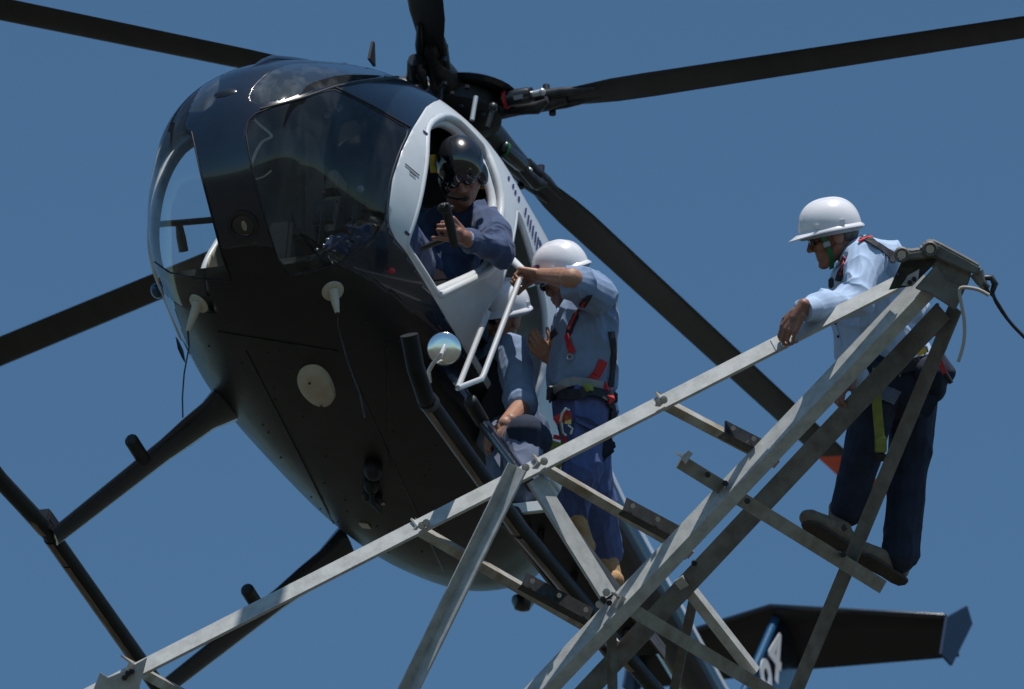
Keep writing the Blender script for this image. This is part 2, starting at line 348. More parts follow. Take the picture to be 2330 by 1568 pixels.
def clip(ps, phi, sel=None):
    """split a polygon soup by the sign of phi; sel limits which polygons may be cut"""
    I, O = [], []
    if not ps: return I, O
    lens = [len(p) for p in ps]; allv = np.concatenate(ps); ph = phi(allv); o = 0
    for n, p in enumerate(ps):
        f = ph[o:o+lens[n]]; o += lens[n]
        if sel is not None and not sel(p): O.append(p); continue
        if (f <= 0).all(): I.append(p); continue
        if (f > 0).all(): O.append(p); continue
        a, b = [], []; k = len(p)
        for i in range(k):
            j = (i+1) % k; (a if f[i] <= 0 else b).append(p[i])
            if (f[i] <= 0) != (f[j] <= 0):
                x = p[i]+(p[j]-p[i])*f[i]/(f[i]-f[j]); a.append(x); b.append(x)
        if len(a) > 2: I.append(np.array(a))
        if len(b) > 2: O.append(np.array(b))
    return I, O
def fsel(mirror, ymin=None):
    def s(p):
        q = p*[1, -1, 1] if mirror else p
        if ymin is not None and q[:, 1].mean() < ymin: return False
        n = np.cross(q[1]-q[0], q[2]-q[0])*FLIP*(-1 if mirror else 1)
        return n@(q.mean(0)-HO) < 0
    return s
def phiP(poly, mirror=False, off=0):
    poly = np.asarray(poly, float)
    return lambda P: sdpoly(hproj(P*[1, -1, 1] if mirror else P), poly)+off
def shell(name, ps, m, thick=.012, inner=None, off=0, smooth=True):
    V = []; F = []; idx = {}
    for p in ps:
        f = []
        for v in p:
            key = (round(v[0]*4000), round(v[1]*4000), round(v[2]*4000))
            if key not in idx: idx[key] = len(V); V.append(v)
            if not f or f[-1] != idx[key]: f.append(idx[key])
        if len(f) > 2 and f[0] == f[-1]: f = f[:-1]
        if len(set(f)) > 2: F.append(f if FLIP > 0 else f[::-1])
    me = bpy.data.meshes.new(name); me.from_pydata([list(map(float, v)) for v in V], [], F); me.validate(); me.materials.append(M[m])
    if inner: me.materials.append(M[inner])
    o = bpy.data.objects.new(name, me); COL.objects.link(o); o.parent = heli
    me.polygons.foreach_set('use_smooth', [True]*len(me.polygons))
    if thick:
        sm = o.modifiers.new('shell', 'SOLIDIFY'); sm.thickness = thick; sm.offset = -1+off; sm.use_even_offset = False
        if inner: sm.material_offset = 1; sm.material_offset_rim = 0
    return o
PANE = [(556, 283), (569, 362), (595, 474), (646, 633), (718, 619), (792, 589), (840, 554), (874, 511), (877, 479), (887, 409), (908, 345), (929, 302), (925, 290), (768, 204), (740, 208), (592, 250)]
PANE = smoothpoly(PANE, 1)
ROOFP = smoothpoly([(592, 240), (765, 190), (890, 172), (850, 157), (780, 146), (702, 143), (655, 146), (610, 166), (578, 196), (565, 226)], 1)
PANER = [(436, 300), (458, 400), (484, 500), (506, 585), (526, 640), (450, 635), (386, 620), (352, 596), (341, 560), (337, 500), (343, 420), (354, 370), (380, 298), (404, 275)]
WHITE = [(1000, 227), (985, 233), (969, 244), (937, 296), (914, 345), (893, 409), (884, 479), (886, 514), (899, 543), (925, 575), (972, 653), (1060, 800), (1120, 905), (1172, 1006), (1300, 1150), (1500, 900), (1250, 400), (1120, 240), (1040, 200)]
DOOR1 = smoothpoly([(1018, 258), (990, 270), (975, 290), (974, 316), (973, 357), (967, 403), (957, 456), (943, 508), (927, 552), (930, 566), (960, 610), (998, 672), (1008, 674), (1040, 657), (1082, 637), (1125, 615), (1143, 580), (1141, 528), (1143, 505), (1147, 461), (1141, 421), (1126, 374), (1111, 340), (1088, 312), (1060, 282), (1040, 266)], 1)
DOOR2 = smoothpoly([(1178, 476), (1176, 500), (1170, 535), (1161, 580), (1150, 620), (1137, 655), (1103, 712), (1068, 796), (1078, 815), (1120, 885), (1168, 975), (1190, 990), (1205, 965), (1225, 900), (1242, 840), (1248, 770), (1246, 710), (1236, 655), (1221, 600), (1204, 545), (1190, 500)], 1)
rest = polys
d1, rest = clip(rest, phiP(DOOR1), fsel(False, 0)); d2, rest = clip(rest, phiP(DOOR2), fsel(False, 0))
d3, rest = clip(rest, phiP(DOOR1, True, -30), fsel(True, 0))
pl, rest = clip(rest, phiP(PANE), fsel(False, -.05)); rl, rest = clip(rest, phiP(ROOFP), fsel(False, -.02))
pr, rest = clip(rest, phiP(PANER), lambda p: fsel(False)(p) and p[:, 1].mean() < .05 and p[:, 0].mean() > 1.25)
pr2, rest = clip(rest, phiP(PANE, True, -62), lambda p: fsel(True, .2)(p)); pr += pr2
rr_, rest = clip(rest, phiP(ROOFP, True), fsel(True, -.02))
wl, rest = clip(rest, phiP(WHITE), lambda p: p[:, 0].mean() > -.95 and fsel(False, .1)(p)); wr, rest = clip(rest, phiP(WHITE, True), lambda p: p[:, 0].mean() > -.95 and fsel(True, .1)(p))
def tailang(P): return np.degrees(np.arctan2(P[:, 2]-np.interp(P[:, 0], [-1.95, -.9], [-.79, -1.05]), np.abs(P[:, 1])))
tsel = lambda p: p[:, 0].mean() < -.95
tw_, rest = clip(rest, lambda P: np.abs(tailang(P)-30)-30, tsel); tb_, rest = clip(rest, lambda P: np.abs(tailang(P)+18)-18, tsel)
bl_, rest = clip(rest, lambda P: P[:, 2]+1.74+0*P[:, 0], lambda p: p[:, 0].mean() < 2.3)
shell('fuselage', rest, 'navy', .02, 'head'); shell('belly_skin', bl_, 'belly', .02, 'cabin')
shell('side_panel', wl, 'white', .022, 'cream'); shell('side_panel', wr, 'white', .022, 'cream'); shell('tail_stripe', tw_, 'white', .02); shell('tail_stripe', tb_, 'blue', .02)
shell('windshield', pl, 'glass', 0); shell('windshield', pr, 'glass', 0); shell('roof_window', rl, 'topglass', 0); shell('roof_window', rr_, 'topglass', 0)
# surface lookup for everything mounted on the hull
hb = BVHTree.FromPolygons([Vector(hw(v)) for v in GV.reshape(-1, 3)], [(i*NT+j, i*NT+(j+1) % NT, (i+1)*NT+(j+1) % NT, (i+1)*NT+j) for i in range(len(sv)-1) for j in range(NT)])
HN = C2W@HR
def hs(px, py, lift=0):
    p, n = hit(hb, px, py, lift)
    if p is None: print('MISS', px, py); p, n = hit(hb, 800, 700)
    return wh(p), HN.T@n
def outline(poly, mirror=False, lift=.004):
    out = []; q = [tuple(p) for p in poly]; poly = []
    for a, b in zip(q[:-1], q[1:]):
        k = max(1, int(math.hypot(b[0]-a[0], b[1]-a[1])/9)); poly += [(a[0]+(b[0]-a[0])*i/k, a[1]+(b[1]-a[1])*i/k) for i in range(k)]
    poly.append(q[-1])
    for x, y in poly:
        p, n = hit(hb, x, y, lift)
        if p is not None: q = wh(p); out.append(q*[1, -1, 1] if mirror else q)
    return out
def rim(name, poly, r, m, mirror=False, closed=True, lift=0, parent=None, n=8):
    o = outline(poly, mirror, lift); o = o+[o[0]] if closed else o
    return H(MB().tube(o, r, n, not closed), name, m, 60, parent)
rim('door_frame', DOOR1, .018, 'white', lift=-.012); DOOR1R = DOOR1.mean(0)+(DOOR1-DOOR1.mean(0))*1.2; oo_ = outline(DOOR1R, True, -.015); ok_ = [q[2] > -1.60 and q[0] > .9 for q in oo_]; k0 = next(i for i in range(len(oo_)) if ok_[i] and not ok_[i-1]); oo_ = [oo_[(k0+i) % len(oo_)] for i in range(len(oo_)) if ok_[(k0+i) % len(oo_)]]
H(MB().tube(oo_, .026, 8), 'door_frame', 'cream', 60); rim('door_frame', DOOR2, .016, 'white', lift=-.012)
# inner white lining of the pilot door frame, set into the cabin
o1 = outline(DOOR1, False, -.05); H(MB().tube(o1+[o1[0]], .024, 8, False), 'door_seal', 'white', 60)
rim('window_seal', PANE, .0035, 'black', lift=.0); rim('window_seal', PANER[:8], .0035, 'black', closed=False, lift=.001)
H(MB().tube(outline([(592, 249), (680, 226), (765, 197), (840, 184), (905, 176)], lift=.0), .007, 8), 'window_seal', 'black', 60)
H(MB().tube(outline([(763, 199), (850, 243), (933, 290)], lift=.0), .006, 8), 'window_seal', 'black', 60)
rib = [np.array([x, 0.0, 0]) for x in np.linspace(2.06, .95, 14)]
cs = cat(np.linspace(.04, .40, 200)); rib = [np.array([x, 0, np.interp(x, cs[::-1, 0], cs[::-1, 1])+.008]) for x in np.linspace(1.96, .9, 16)]
H(MB().tube([r-AZ*.012 for r in rib], [.004, .012, .022]+[.03]*10+[.025, .015, .005], 12), 'roof_beam', 'navy', 60)
p, n = hs(514, 211, -.004); H(MB().ell(p, [nrm(np.cross(n, AY))*.03, AY*.055, n*.012]), 'air_vent', 'gloss', 60)
# lettering and small markings on the white side panels
for (a, b) in (((962, 299), (972, 306)), ((921, 527), (934, 538))):
    pa, na = hs(*a, .003); pb, nb = hs(*b, .003); H(MB().ribbon([pa, pb], np.cross(na, pb-pa), .012, .002), 'seam_mark', 'decal')
for a, b, wd in (((921, 373), (953, 400), .004), ((931, 391), (945, 402), .003)):
    P = [hs(a[0]+(b[0]-a[0])*t, a[1]+(b[1]-a[1])*t, .003) for t in np.linspace(0, 1, 8)]; H(MB().ribbon([p for p, n in P], [np.cross(n, P[-1][0]-P[0][0]) for p, n in P], wd, .002), 'placard', 'webdark')
lt = MB()
def stroke(x0, y0, x1, y1, wpx):
    Q = []
    for x, y in ((x0-wpx/2, y0), (x0+wpx/2, y0), (x1+wpx/2, y1), (x1-wpx/2, y1)):
        p, n = hit(hb, x, y, .004)
        if p is None: return
        Q.append(wh(p))
    lt.add(Q, [(0, 1, 2, 3)])
for x, y, h in ((1156, 406, 8), (1166, 424, 9), (1171, 438, 9), (1179, 453, 11)): stroke(x, y-h/2, x+.5, y+h/2, 4.5)
for x, y, h in ((1194, 482, 17), (1200, 500, 20), (1205, 512, 22), (1210.5, 526, 24), (1216.5, 540, 24)): stroke(x+1.5, y-h/2, x-1, y+h/2, 4.2)
for q in ((1223, 540, 1219, 568, 4), (1225, 546, 1229, 556, 4), (1229, 556, 1226, 572, 4)): stroke(*q)
H(lt, 'lettering', 'decal')

# ---- cabin inside
cb = MB(); ZF = -1.70
def hwid(x, z):
    s_ = np.interp(-x, -PROF[:, 1], PROF[:, 0]); c = cat(s_)[0]; q = abs(z-c[3])/((c[1]-c[3]) if z > c[3] else (c[3]-c[2])); return c[4]*max(0, 1-q**c[5])**(1/c[5])
fx = np.linspace(1.72, -.42, 16); fl = [(x, .94*hwid(x, ZF), ZF) for x in fx]+[(x, -.94*hwid(x, ZF), ZF) for x in fx[::-1]]
cb.prism(fl, (0, 0, -.03)); H(cb, 'cabin_floor', 'panelgrey')
def bulk(x, name, m, sc=.95, zt=None, zb=-1.8):
    s_ = np.interp(-x, -PROF[:, 1], PROF[:, 0]); th = np.linspace(0, 2*np.pi, 40, endpoint=False); P = surf(np.full(40, s_), th); P[:, 1] *= sc; P[:, 2] = np.clip(P[:, 2], zb, -.47 if zt is None else zt)
    P[:, 0] = x; return H(MB().prism(P, (.02, 0, 0)), name, m, 30)
bulk(.05, 'rear_bulkhead', 'lining', .97)
for y in (.36, -.36):
    st = MB(); st.box((.80, y, -1.52), AX*.24, AY*.22, AZ*.05); st.box((.58, y, -1.22), nrm([-.15, 0, 1])*.34, AY*.22, nrm([1, 0, .15])*.04)
    se = H(st, 'seat', 'cabin', 40, bevel=.02)
ip = MB(); ip.box((1.58, .0, -1.30), nrm([.25, 0, 1])*.24, AY*.17, nrm([1, 0, -.25])*.12); ip.box((1.42, 0, -1.62), AX*.25, AY*.12, AZ*.14)
pan = H(ip, 'instrument_panel', 'black', 40, bevel=.015)
for k in range(6):
    y = (-.09, 0, .09)[k % 3]; z = -1.2-.1*(k//3); c = np.array([1.45+.03*(k//3), y, z]); H(MB().tube([c, c-AX*.015], .036, 16), 'dial', 'dkmetal', 40, pan)
hb_ = MB().tube([hp(356, 511, AY, -.60), hp(420, 506, AY, -.60), hp(500, 499, AY, -.45)], .014, 8); hb_.tube([hp(407, 508, AY, -.6), hp(412, 540, AY, -.6), hp(418, 572, AY, -.60)], [.016, .022, .022], 8)
H(hb_, 'door_bar', 'dkmetal', 50)
# wires and brackets behind the windscreen
wv = MB(); wx = lambda pts, X: spline([hp(x, y, AX, X) for x, y in pts])
for pts, X, r in (([(572, 264), (592, 284), (618, 309), (598, 322), (583, 345), (573, 372)], 1.80, .0065), ([(575, 410), (600, 402), (618, 388)], 1.78, .004), ([(478, 398), (492, 414), (520, 430)], 1.9, .005), ([(640, 300), (634, 340), (637, 380)], 1.7, .003)):
    H(MB().tube(wx(pts, X), r, 6), 'wiring', 'ivory', 60)
for x, y, r in ((745, 262, .014), (772, 245, .016), (700, 455, .02), (820, 430, .016)): q = hp(x, y, AX, 1.35); H(MB().ell(q, [AX*r, AY*r, AZ*r], 10, 6), 'cabin_fitting', 'webgrey', 60)
bx2 = MB(); bx2.box(hp(722, 430, AX, 1.40), AX*.06, AY*.11, AZ*.05); bx2.box(hp(770, 500, AX, 1.42), AX*.05, AY*.06, AZ*.09); bx2.box(hp(700, 505, AX, 1.5), AX*.04, AY*.08, AZ*.06); H(bx2, 'avionics_box', 'cabin', 30, bevel=.01)
for x, y in ((692, 409), (712, 408), (735, 436), (762, 455), (775, 470), (690, 500), (710, 498)): q = hp(x, y, AX, 1.5); H(MB().tube([q, q-AX*.012], .009, 12), 'dial', 'dkmetal', 40)
for x, y in ((745, 545), (770, 540), (790, 550), (720, 568), (760, 572), (840, 560), (735, 558), (700, 590), (815, 540)): q = hp(x, y, AX, 1.5); H(MB().ell(q, [AX*.006, AY*.011, AZ*.006], 8, 5), 'glint_bead', 'alu', 60)  # small bright beads standing in for glints low in the cabin
cy = MB(); b_ = hp(1010, 600, AX, 1.30); cy.tube([(1.22, .36, -1.74), (1.25, .38, -1.5), hp(1020, 540, AX, 1.24)], .013, 8); H(cy, 'control_stick', 'black', 60)
ct = MB(); ct.box((1.05, .10, -1.56), AX*.26, AY*.05, AZ*.10); H(ct, 'centre_console', 'cabin', 30, bevel=.012)
ped = MB()
for y in (.28, .42): ped.tube([(1.72, y, -1.66), (1.72, y, -1.5)], .012, 8); ped.box((1.71, y, -1.5), AX*.012, AY*.045, AZ*.05)
H(ped, 'pedal', 'dkmetal', 40)
p, n = hs(553, 514, .001); lo_ = H(MB().lathe(p-n*.004, n, [(.066, 0), (.066, .008), (.05, .011), (.046, .004), (.01, .004)], 28), 'landing_light', 'gloss', 40)
H(MB().lathe(p, n, [(.044, 0), (.03, .004), (.002, .006)], 24), 'lamp_lens', 'lens', 60, lo_); H(MB().ell(p+n*.004+AY*.006, [nrm(np.cross(n, AY))*.022, AY*.012, n*.004], 12, 6), 'lamp_bulb', 'lampglass', 60, lo_)

# ---- rotor mast and hub
HUB = hp(1040, 240, AZ, -.02)
dg_ = MB(); base = [np.array([x, y, np.interp(x, cs[::-1, 0], cs[::-1, 1])]) for x, y in ((0, 0),)]
fair = MB(); 
for (x0, zz, rx, ry) in ((.18, -.44, .62, .34),):
    fair.ell((x0, 0, zz), [AX*rx, AY*ry, AZ*.20], 24, 12)
H(fair, 'mast_fairing', 'navy', 60)
mst = MB().tube([(HUB[0], HUB[1], -.45), HUB-AZ*.12], .075, 16); mst.lathe(HUB-AZ*.26, AZ, [(.10, 0), (.17, .02), (.17, .05), (.09, .07)], 24); H(mst, 'rotor_mast', 'dkmetal', 40)
hub = MB(); hub.lathe(HUB-AZ*.10, AZ, [(.06, -.03), (.16, 0), (.20, .03), (.20, .10), (.13, .13), (.05, .16)], 30); H(hub, 'rotor_hub', 'black', 40)
cov = MB(); cc = hp(1078, 205, AZ, .02); cov.lathe(cc, nrm([.1, .1, 1]), [(.02, -.02), (.17, -.02), (.19, 0), (.15, .02), (.02, .03)], 30); H(cov, 'hub_cover', 'gloss', 40)
disc_ = lambda px, py: hp(px, py, AZ, -.10)
TX, TY, CONE = .0215, .061, math.radians(1.18)
def disc(px, py, cone):
    z = 0.
    for _ in range(8): p = hp(px, py, AZ, z); d = p-HUB; z = HUB[2]+TX*d[0]+TY*d[1]+cone*np.hypot(d[0], d[1])
    return hp(px, py, AZ, z)
for px, py, r in ((1012, 178, .016), (1064, 186, .014), (1050, 230, .014), (1100, 250, .018), (1030, 200, .012)): q = disc_(px, py); H(MB().tube([q-AZ*.035, q-AZ*.02], r*.8, 6), 'hub_bolt', 'dkmetal', 40)
for a, b in (((1000, 255), (1004, 196)), ((1108, 290), (1122, 244))):
    qa, qb = hp(*a, AX, .30), hp(*b, AX, .30); H(MB().tube([qa, qb], .012, 8).ell(qb, [AX*.022, AY*.022, AZ*.022], 8, 6), 'pitch_link', 'dkmetal', 60)
rod = MB(); pr0 = hp(1083, 220, AX, .36); pr1 = hp(1074, 274, AX, .36); rod.tube([pr0, pr1], .011, 8); H(rod, 'pitch_link', 'alu', 60)
BL = [('A', (1240, 229), (2330, 62), 'red'), ('B', (1203, 398), (1995, 1128), 'green'), ('C', (350, 655), (0, 800), 'black'), ('D', (560, 135), (0, 20), 'black'), ('E', (985, 128), (967, 0), 'black')]
for nm, a, b, band in BL:
    q = disc(*b, CONE)
    if nm in 'CD':
        p0 = disc(*a, CONE); dr = nrm(q-p0)
        t = -((p0-HUB)@dr); foot = p0+dr*t; p0 = foot+dr*.52
    else: p0 = disc(*a, CONE)
    dr = nrm(q-p0); r0 = (p0-HUB)@dr; tip = p0+dr*(4.02-r0); L_ = np.linalg.norm(tip-p0)
    ch = nrm(np.cross(AZ, dr)); up = np.cross(dr, ch)
    bl = MB(); V = []; sec = [(.5, 0), (.46, .028), (.36, .048), (.2, .062), (0, .058), (-.25, .036), (-.5, .004), (-.25, -.02), (0, -.036), (.2, -.042), (.38, -.034), (.47, -.02)]
    seg = np.linspace(0, L_, 24); chord = .172
    want = {'A': 49, 'B': 44, 'C': 68, 'D': 53, 'E': 82}[nm]; best = None
    for e_ in np.arange(-14, 15, 1.0):
        r_ = {'A': 2.6, 'B': 2.0, 'C': 1.8, 'D': 1.8, 'E': .5}[nm]; tw = math.radians(9-11*r_/L_+e_); cc_ = p0+dr*r_
        va, vb = hproj(cc_+ch*math.cos(tw)*chord/2-up*math.sin(tw)*chord/2), hproj(cc_-ch*math.cos(tw)*chord/2+up*math.sin(tw)*chord/2); ax2 = hproj(cc_+dr)-hproj(cc_); ax2 /= np.linalg.norm(ax2); wv2 = vb-va; ww = abs(wv2[0]*ax2[1]-wv2[1]*ax2[0])
        if best is None or abs(ww-want)+abs(e_)*.3 < best[0]: best = (abs(ww-want)+abs(e_)*.3, e_, ww)
    EX = {'B': -5.0, 'C': -10.0}.get(nm, best[1])
    def ring(t):
        tw = math.radians(9-11*t/L_+EX); k = chord*min(1, .55+t/.35*.45) if t < .35 else chord
        return [p0+dr*t+ch*(x*math.cos(tw)-z*math.sin(tw))*k*(-1)+up*(z*math.cos(tw)+x*math.sin(tw))*k-up*.10*math.sin(t/L_*math.pi)*0 for x, z in sec]
    lim = L_ if nm != 'B' else L_-.44
    ts = [t for t in seg if t < lim-.05]+[lim]
    V = [v for t in ts for v in ring(t)]; n = len(sec); k = len(ts)
    bl.add(V, [(i*n+j, i*n+(j+1) % n, (i+1)*n+(j+1) % n, (i+1)*n+j) for i in range(k-1) for j in range(n)]+[tuple(range(n)), tuple((k-1)*n+j for j in range(n))])
    bo = H(bl, 'rotor_blade', 'blade', 35)
    if nm == 'B':
        tp = MB(); V = ring(lim)+ring(L_); tp.add(V, [(j, (j+1) % n, n+(j+1) % n, n+j) for j in range(n)]+[tuple(range(n)), tuple(n+j for j in range(n))]); H(tp, 'blade_tip', 'orange', 35, bo)
    gr = MB(); gr.tube([HUB+(p0-HUB)*.2, HUB+(p0-HUB)*.45, HUB+(p0-HUB)*.7, p0-dr*.05], [.085, .075, .06, .05], 14); gr.tube([p0-dr*.10, p0+dr*.02, p0+dr*.10], [.05, .048, .03], 10)
    for q in (-1, 1):
        c_ = p0+dr*.02+ch*q*.05; gr.tube([c_-up*.045, c_+up*.045], .016, 10); gr.tube([c_-dr*.12, c_+dr*.06, c_+dr*.22-ch*q*.012], [.022, .022, .012], 8)
    gr.tube([p0-dr*.16-up*.05-ch*.05, p0-dr*.02-up*.065-ch*.055, p0+dr*.03-up*.05-ch*.075], [.022, .03, .012], 10); H(gr, 'pitch_housing', 'dkmetal', 50, bo)
    sgn = 1 if nm in 'BE' else -1
    DM = {'A': ((1146, 228), (1212, 214)), 'B': ((1140, 336), (1190, 378)), 'E': ((944, 178), (945, 136))}.get(nm)
    if DM:
        d0, d1 = disc(*DM[0], CONE), disc(*DM[1], CONE); d0 = d0+nrm(HO-d0)*.09; d1 = d1+nrm(HO-d1)*.09
    else: d0 = p0-dr*.19+up*.055+ch*.05*sgn; d1 = p0-dr*.03+up*.055+ch*.05*sgn
    dn_ = nrm(d1-d0); da = MB(); da.lathe(d0, dn_, [(.022, -.02), (.03, -.005), (.0355, 0), (.0355, np.linalg.norm(d1-d0)*.85), (.031, np.linalg.norm(d1-d0)*.9), (.031, np.linalg.norm(d1-d0))], 20); dm = H(da, 'damper', 'gloss', 40, bo)
    H(MB().tube([d0+dn_*.006, d0+dn_*.020], .040, 20), 'damper_band', band, 40, dm)
    if nm in 'AB': H(MB().box(d0+(d1-d0)*.5+nrm(HO-d0)*.036, dn_*.022, np.cross(dn_, nrm(HO-d0))*.010, nrm(HO-d0)*.002), 'damper_label', 'webgrey', None, dm)
    if nm == 'E': H(MB().box(d1+dn_*.006, np.cross(dn_, dr)*.028, dr*.03, dn_*.004), 'damper_cap', 'ivory', 40, dm)
    else: H(MB().tube([d1, d1+dn_*.035], .014, 10).ell(d1+dn_*.045, [dn_*.016, ch*.02, up*.016], 10, 6), 'damper_rod', 'alu', 50, dm)
p = hp(849, 152, AY, .05); H(MB().prism([p, p+AX*.07, p+AX*.045+AZ*.10, p+AX*.03+AZ*.10], AY*.012), 'roof_antenna', 'black')

# ---- tail
bx = np.linspace(-1.9, -4.75, 30); NBT = 48
def boomr(x): return np.interp(x, [-4.75, -2.93, -2.28, -1.9], [.09, .117, .135, .16])
def boomz(x): return np.interp(x, [-4.75, -3.7, -2.93, -2.28, -1.9], [-1.12, -.996, -.889, -.82, -.775])
V = [np.array([x, boomr(x)*math.cos(t), boomz(x)+boomr(x)*math.sin(t)]) for x in bx for t in np.linspace(0, 2*math.pi, NBT, endpoint=False)]
def bface(lo, hi): return [(i*NBT+j, i*NBT+(j+1) % NBT, (i+1)*NBT+(j+1) % NBT, (i+1)*NBT+j) for i in range(len(bx)-1) for j in range(NBT) if lo <= math.degrees(2*math.pi*(j+.5)/NBT) < hi]
def bsub(name, rngs, m):
    F = [f for lo, hi in rngs for f in bface(lo, hi)]
    if name == 'tail_boom': F += [tuple((len(bx)-1)*NBT+j for j in range(NBT))]
    ids = sorted({i for f in F for i in f}); mp_ = {a: i for i, a in enumerate(ids)}; return H(MB().add([V[i] for i in ids], [tuple(mp_[i] for i in f) for f in F]), name, m, 60)
bsub('tail_boom', [(60, 120), (215, 325)], 'navy'); bsub('boom_stripe', [(325, 361), (180, 215)], 'blue'); bsub('boom_stripe', [(0, 60), (120, 180)], 'white')
ZS = -.15; lc0 = hp(1762, 1379, AZ, ZS); lc0[1] = 0; ll = hp(2148, 1406, AZ, ZS-.01)
st = MB(); span = ll[1]; xr, xt = lc0[0], ll[0]; tz = -.24
te_t = hp(2142, 1492, AZ, tz); te_i = hp(1860, 1523, AZ, tz)
def stab(sg):
    secs = []
    for y, xl, xe in ((0, xr, te_i[0]+.02), (span, xt, te_t[0]-.02)):
        c = xl-xe; secs.append([np.array([xl, sg*y, ZS]), np.array([xl-.06*c, sg*y, ZS+.022]), np.array([xl-.3*c, sg*y, ZS+.02]), np.array([xe, sg*y, tz+.006]), np.array([xe, sg*y, tz-.006]), np.array([xl-.3*c, sg*y, ZS-.04]), np.array([xl-.06*c, sg*y, ZS-.022])])
    return secs
for sg in (1, -1):
    a, b = stab(sg); n = len(a); st.add(a+b, [(j, (j+1) % n, n+(j+1) % n, n+j) for j in range(n)]+[tuple(range(n)), tuple(range(n, 2*n))])
H(st, 'horizontal_stabilizer', 'belly', 35)
lip = MB().tube([lc0+np.array([0, -span, -.0]) + np.array([xt-xr, 0, 0]), lc0, np.array([xt, span, ZS])], .014, 8); H(lip, 'leading_edge', 'navy', 60)
for sg in (1, -1):
    Q = [hp(x, y, AY, span+.015) for x, y in ((2196, 1379), (2208, 1420), (2161, 1515), (2137, 1488), (2150, 1405))]
    H(MB().prism([q*[1, sg, 1] for q in Q], AY*.012*sg), 'end_plate', 'endblue')
fn = MB(); F0 = hp(1772, 1392, AY, 0); F1 = hp(1698, 1562, AY, 0)
le = [F0, F1, F1+(F1-F0)*.35]; cw = .46
for i, (p, q) in enumerate(zip(le[:-1], le[1:])):
    A_ = []
    for pt in (p, q): A_ += [pt, pt+np.array([-.05, .032, 0]), pt+np.array([-.15, .04, 0]), pt+np.array([-cw, .006, 0]), pt+np.array([-cw, -.006, 0]), pt+np.array([-.15, -.04, 0]), pt+np.array([-.05, -.032, 0])]
    fn.add(A_, [(j, (j+1) % 7, 7+(j+1) % 7, 7+j) for j in range(7)]+[tuple(range(7)), tuple(range(7, 14))])
H(fn, 'vertical_fin', 'navy', 50)
H(MB().tube([F0, F1, F1+(F1-F0)*.35], .022, 8), 'fin_edge', 'blue', 60)
def text(s, size, name, m, origin, xdir, ydir, parent):
    cu = bpy.data.curves.new('t', 'FONT'); cu.body = s; cu.size = size; cu.extrude = .002; cu.offset = size*.018
    to = bpy.data.objects.new('t', cu); COL.objects.link(to); dgr = bpy.context.evaluated_depsgraph_get(); dgr.update()
    me = bpy.data.meshes.new_from_object(to.evaluated_get(dgr)); bpy.data.objects.remove(to); bpy.data.curves.remove(cu)
    x = nrm(xdir); y = nrm(np.asarray(ydir)-x*(x@np.asarray(ydir))); z = np.cross(x, y)
    for v in me.vertices: c = v.co.copy(); v.co = Vector(np.asarray(origin)+x*c.x+y*c.y+z*c.z)
    me.materials.clear(); me.materials.append(M[m]); o = bpy.data.objects.new(name, me); COL.objects.link(o); o.parent = parent; return o
for ch_, (x, y) in (('9', (1724, 1594)), ('4', (1747, 1522))): text(ch_, .37, 'lettering', 'hat', hp(x, y, AY, .046), np.array([-1, 0, -.02]), np.array([.02, 0, 1]), heli)
# tail rotor below the frame edge, on the left of the boom
tr = MB(); hubp = np.array([-4.62, .20, -.98]); tr.tube([hubp-AY*.12, hubp+AY*.03], .04, 12); H(tr, 'tail_rotor_hub', 'dkmetal', 40)
for k in range(2):
    d = np.array([math.cos(-.6), 0, math.sin(-.6)])*(1 if k else -1); H(MB().box(hubp+d*.36, d*.33, np.cross(d, AY)*.06, AY*.008), 'tail_rotor_blade', 'blade', 40)

# ---- skids and struts
def strut(b, f, side, front):
    m_ = MB(); b = np.array(b); f = np.array(f); k = 9; V = []; ax = nrm(f-b); n_ = 12
    for i in range(k):
        t = i/(k-1); c = b+(f-b)*t; ch = np.interp(t, [0, .12, .3, .31, 1], [.125, .085, .078, .066, .05]); th = np.interp(t, [0, .12, .31, 1], [.06, .036, .028, .024])
        u = nrm(AX-ax*(AX@ax)); v_ = np.cross(ax, u)
        for j in range(n_): a = 2*math.pi*j/n_; V.append(c+u*ch*math.cos(a)+v_*th*math.sin(a)*(1-.3*math.cos(a)))
    m_.add(V, [(i*n_+j, i*n_+(j+1) % n_, (i+1)*n_+(j+1) % n_, (i+1)*n_+j) for i in range(k-1) for j in range(n_)]+[tuple(range(n_)), tuple((k-1)*n_+j for j in range(n_))])
    return m_
FR_B, FR_F = hp(520, 908, AY, -.49), hp(122, 1222, AY, -1.10); RR_B, RR_F = hp(786, 1243, AY, -.47), hp(378, 1562, AY, -1.10)
for sg in (-1, 1):
    for b, f in ((FR_B, FR_F), (RR_B, RR_F)):
        bb, ff = b*[1, -sg, 1], f*[1, -sg, 1]
        bb = b.copy(); ff = f.copy()
        if sg > 0: bb[1] *= -1; ff[1] *= -1; ff[1] -= .08
        so_ = H(strut(bb, ff, sg, True), 'landing_strut', 'navy', 60)
        t = .47; c = bb+(ff-bb)*t; pg = MB().tube([c+AX*.03, c+AX*.17+AZ*.02], .030, 12); pg.ell(c+AX*.17+AZ*.02, [AX*.018, AY*.03, AZ*.03]); H(pg, 'step_peg', 'black', 50, so_)
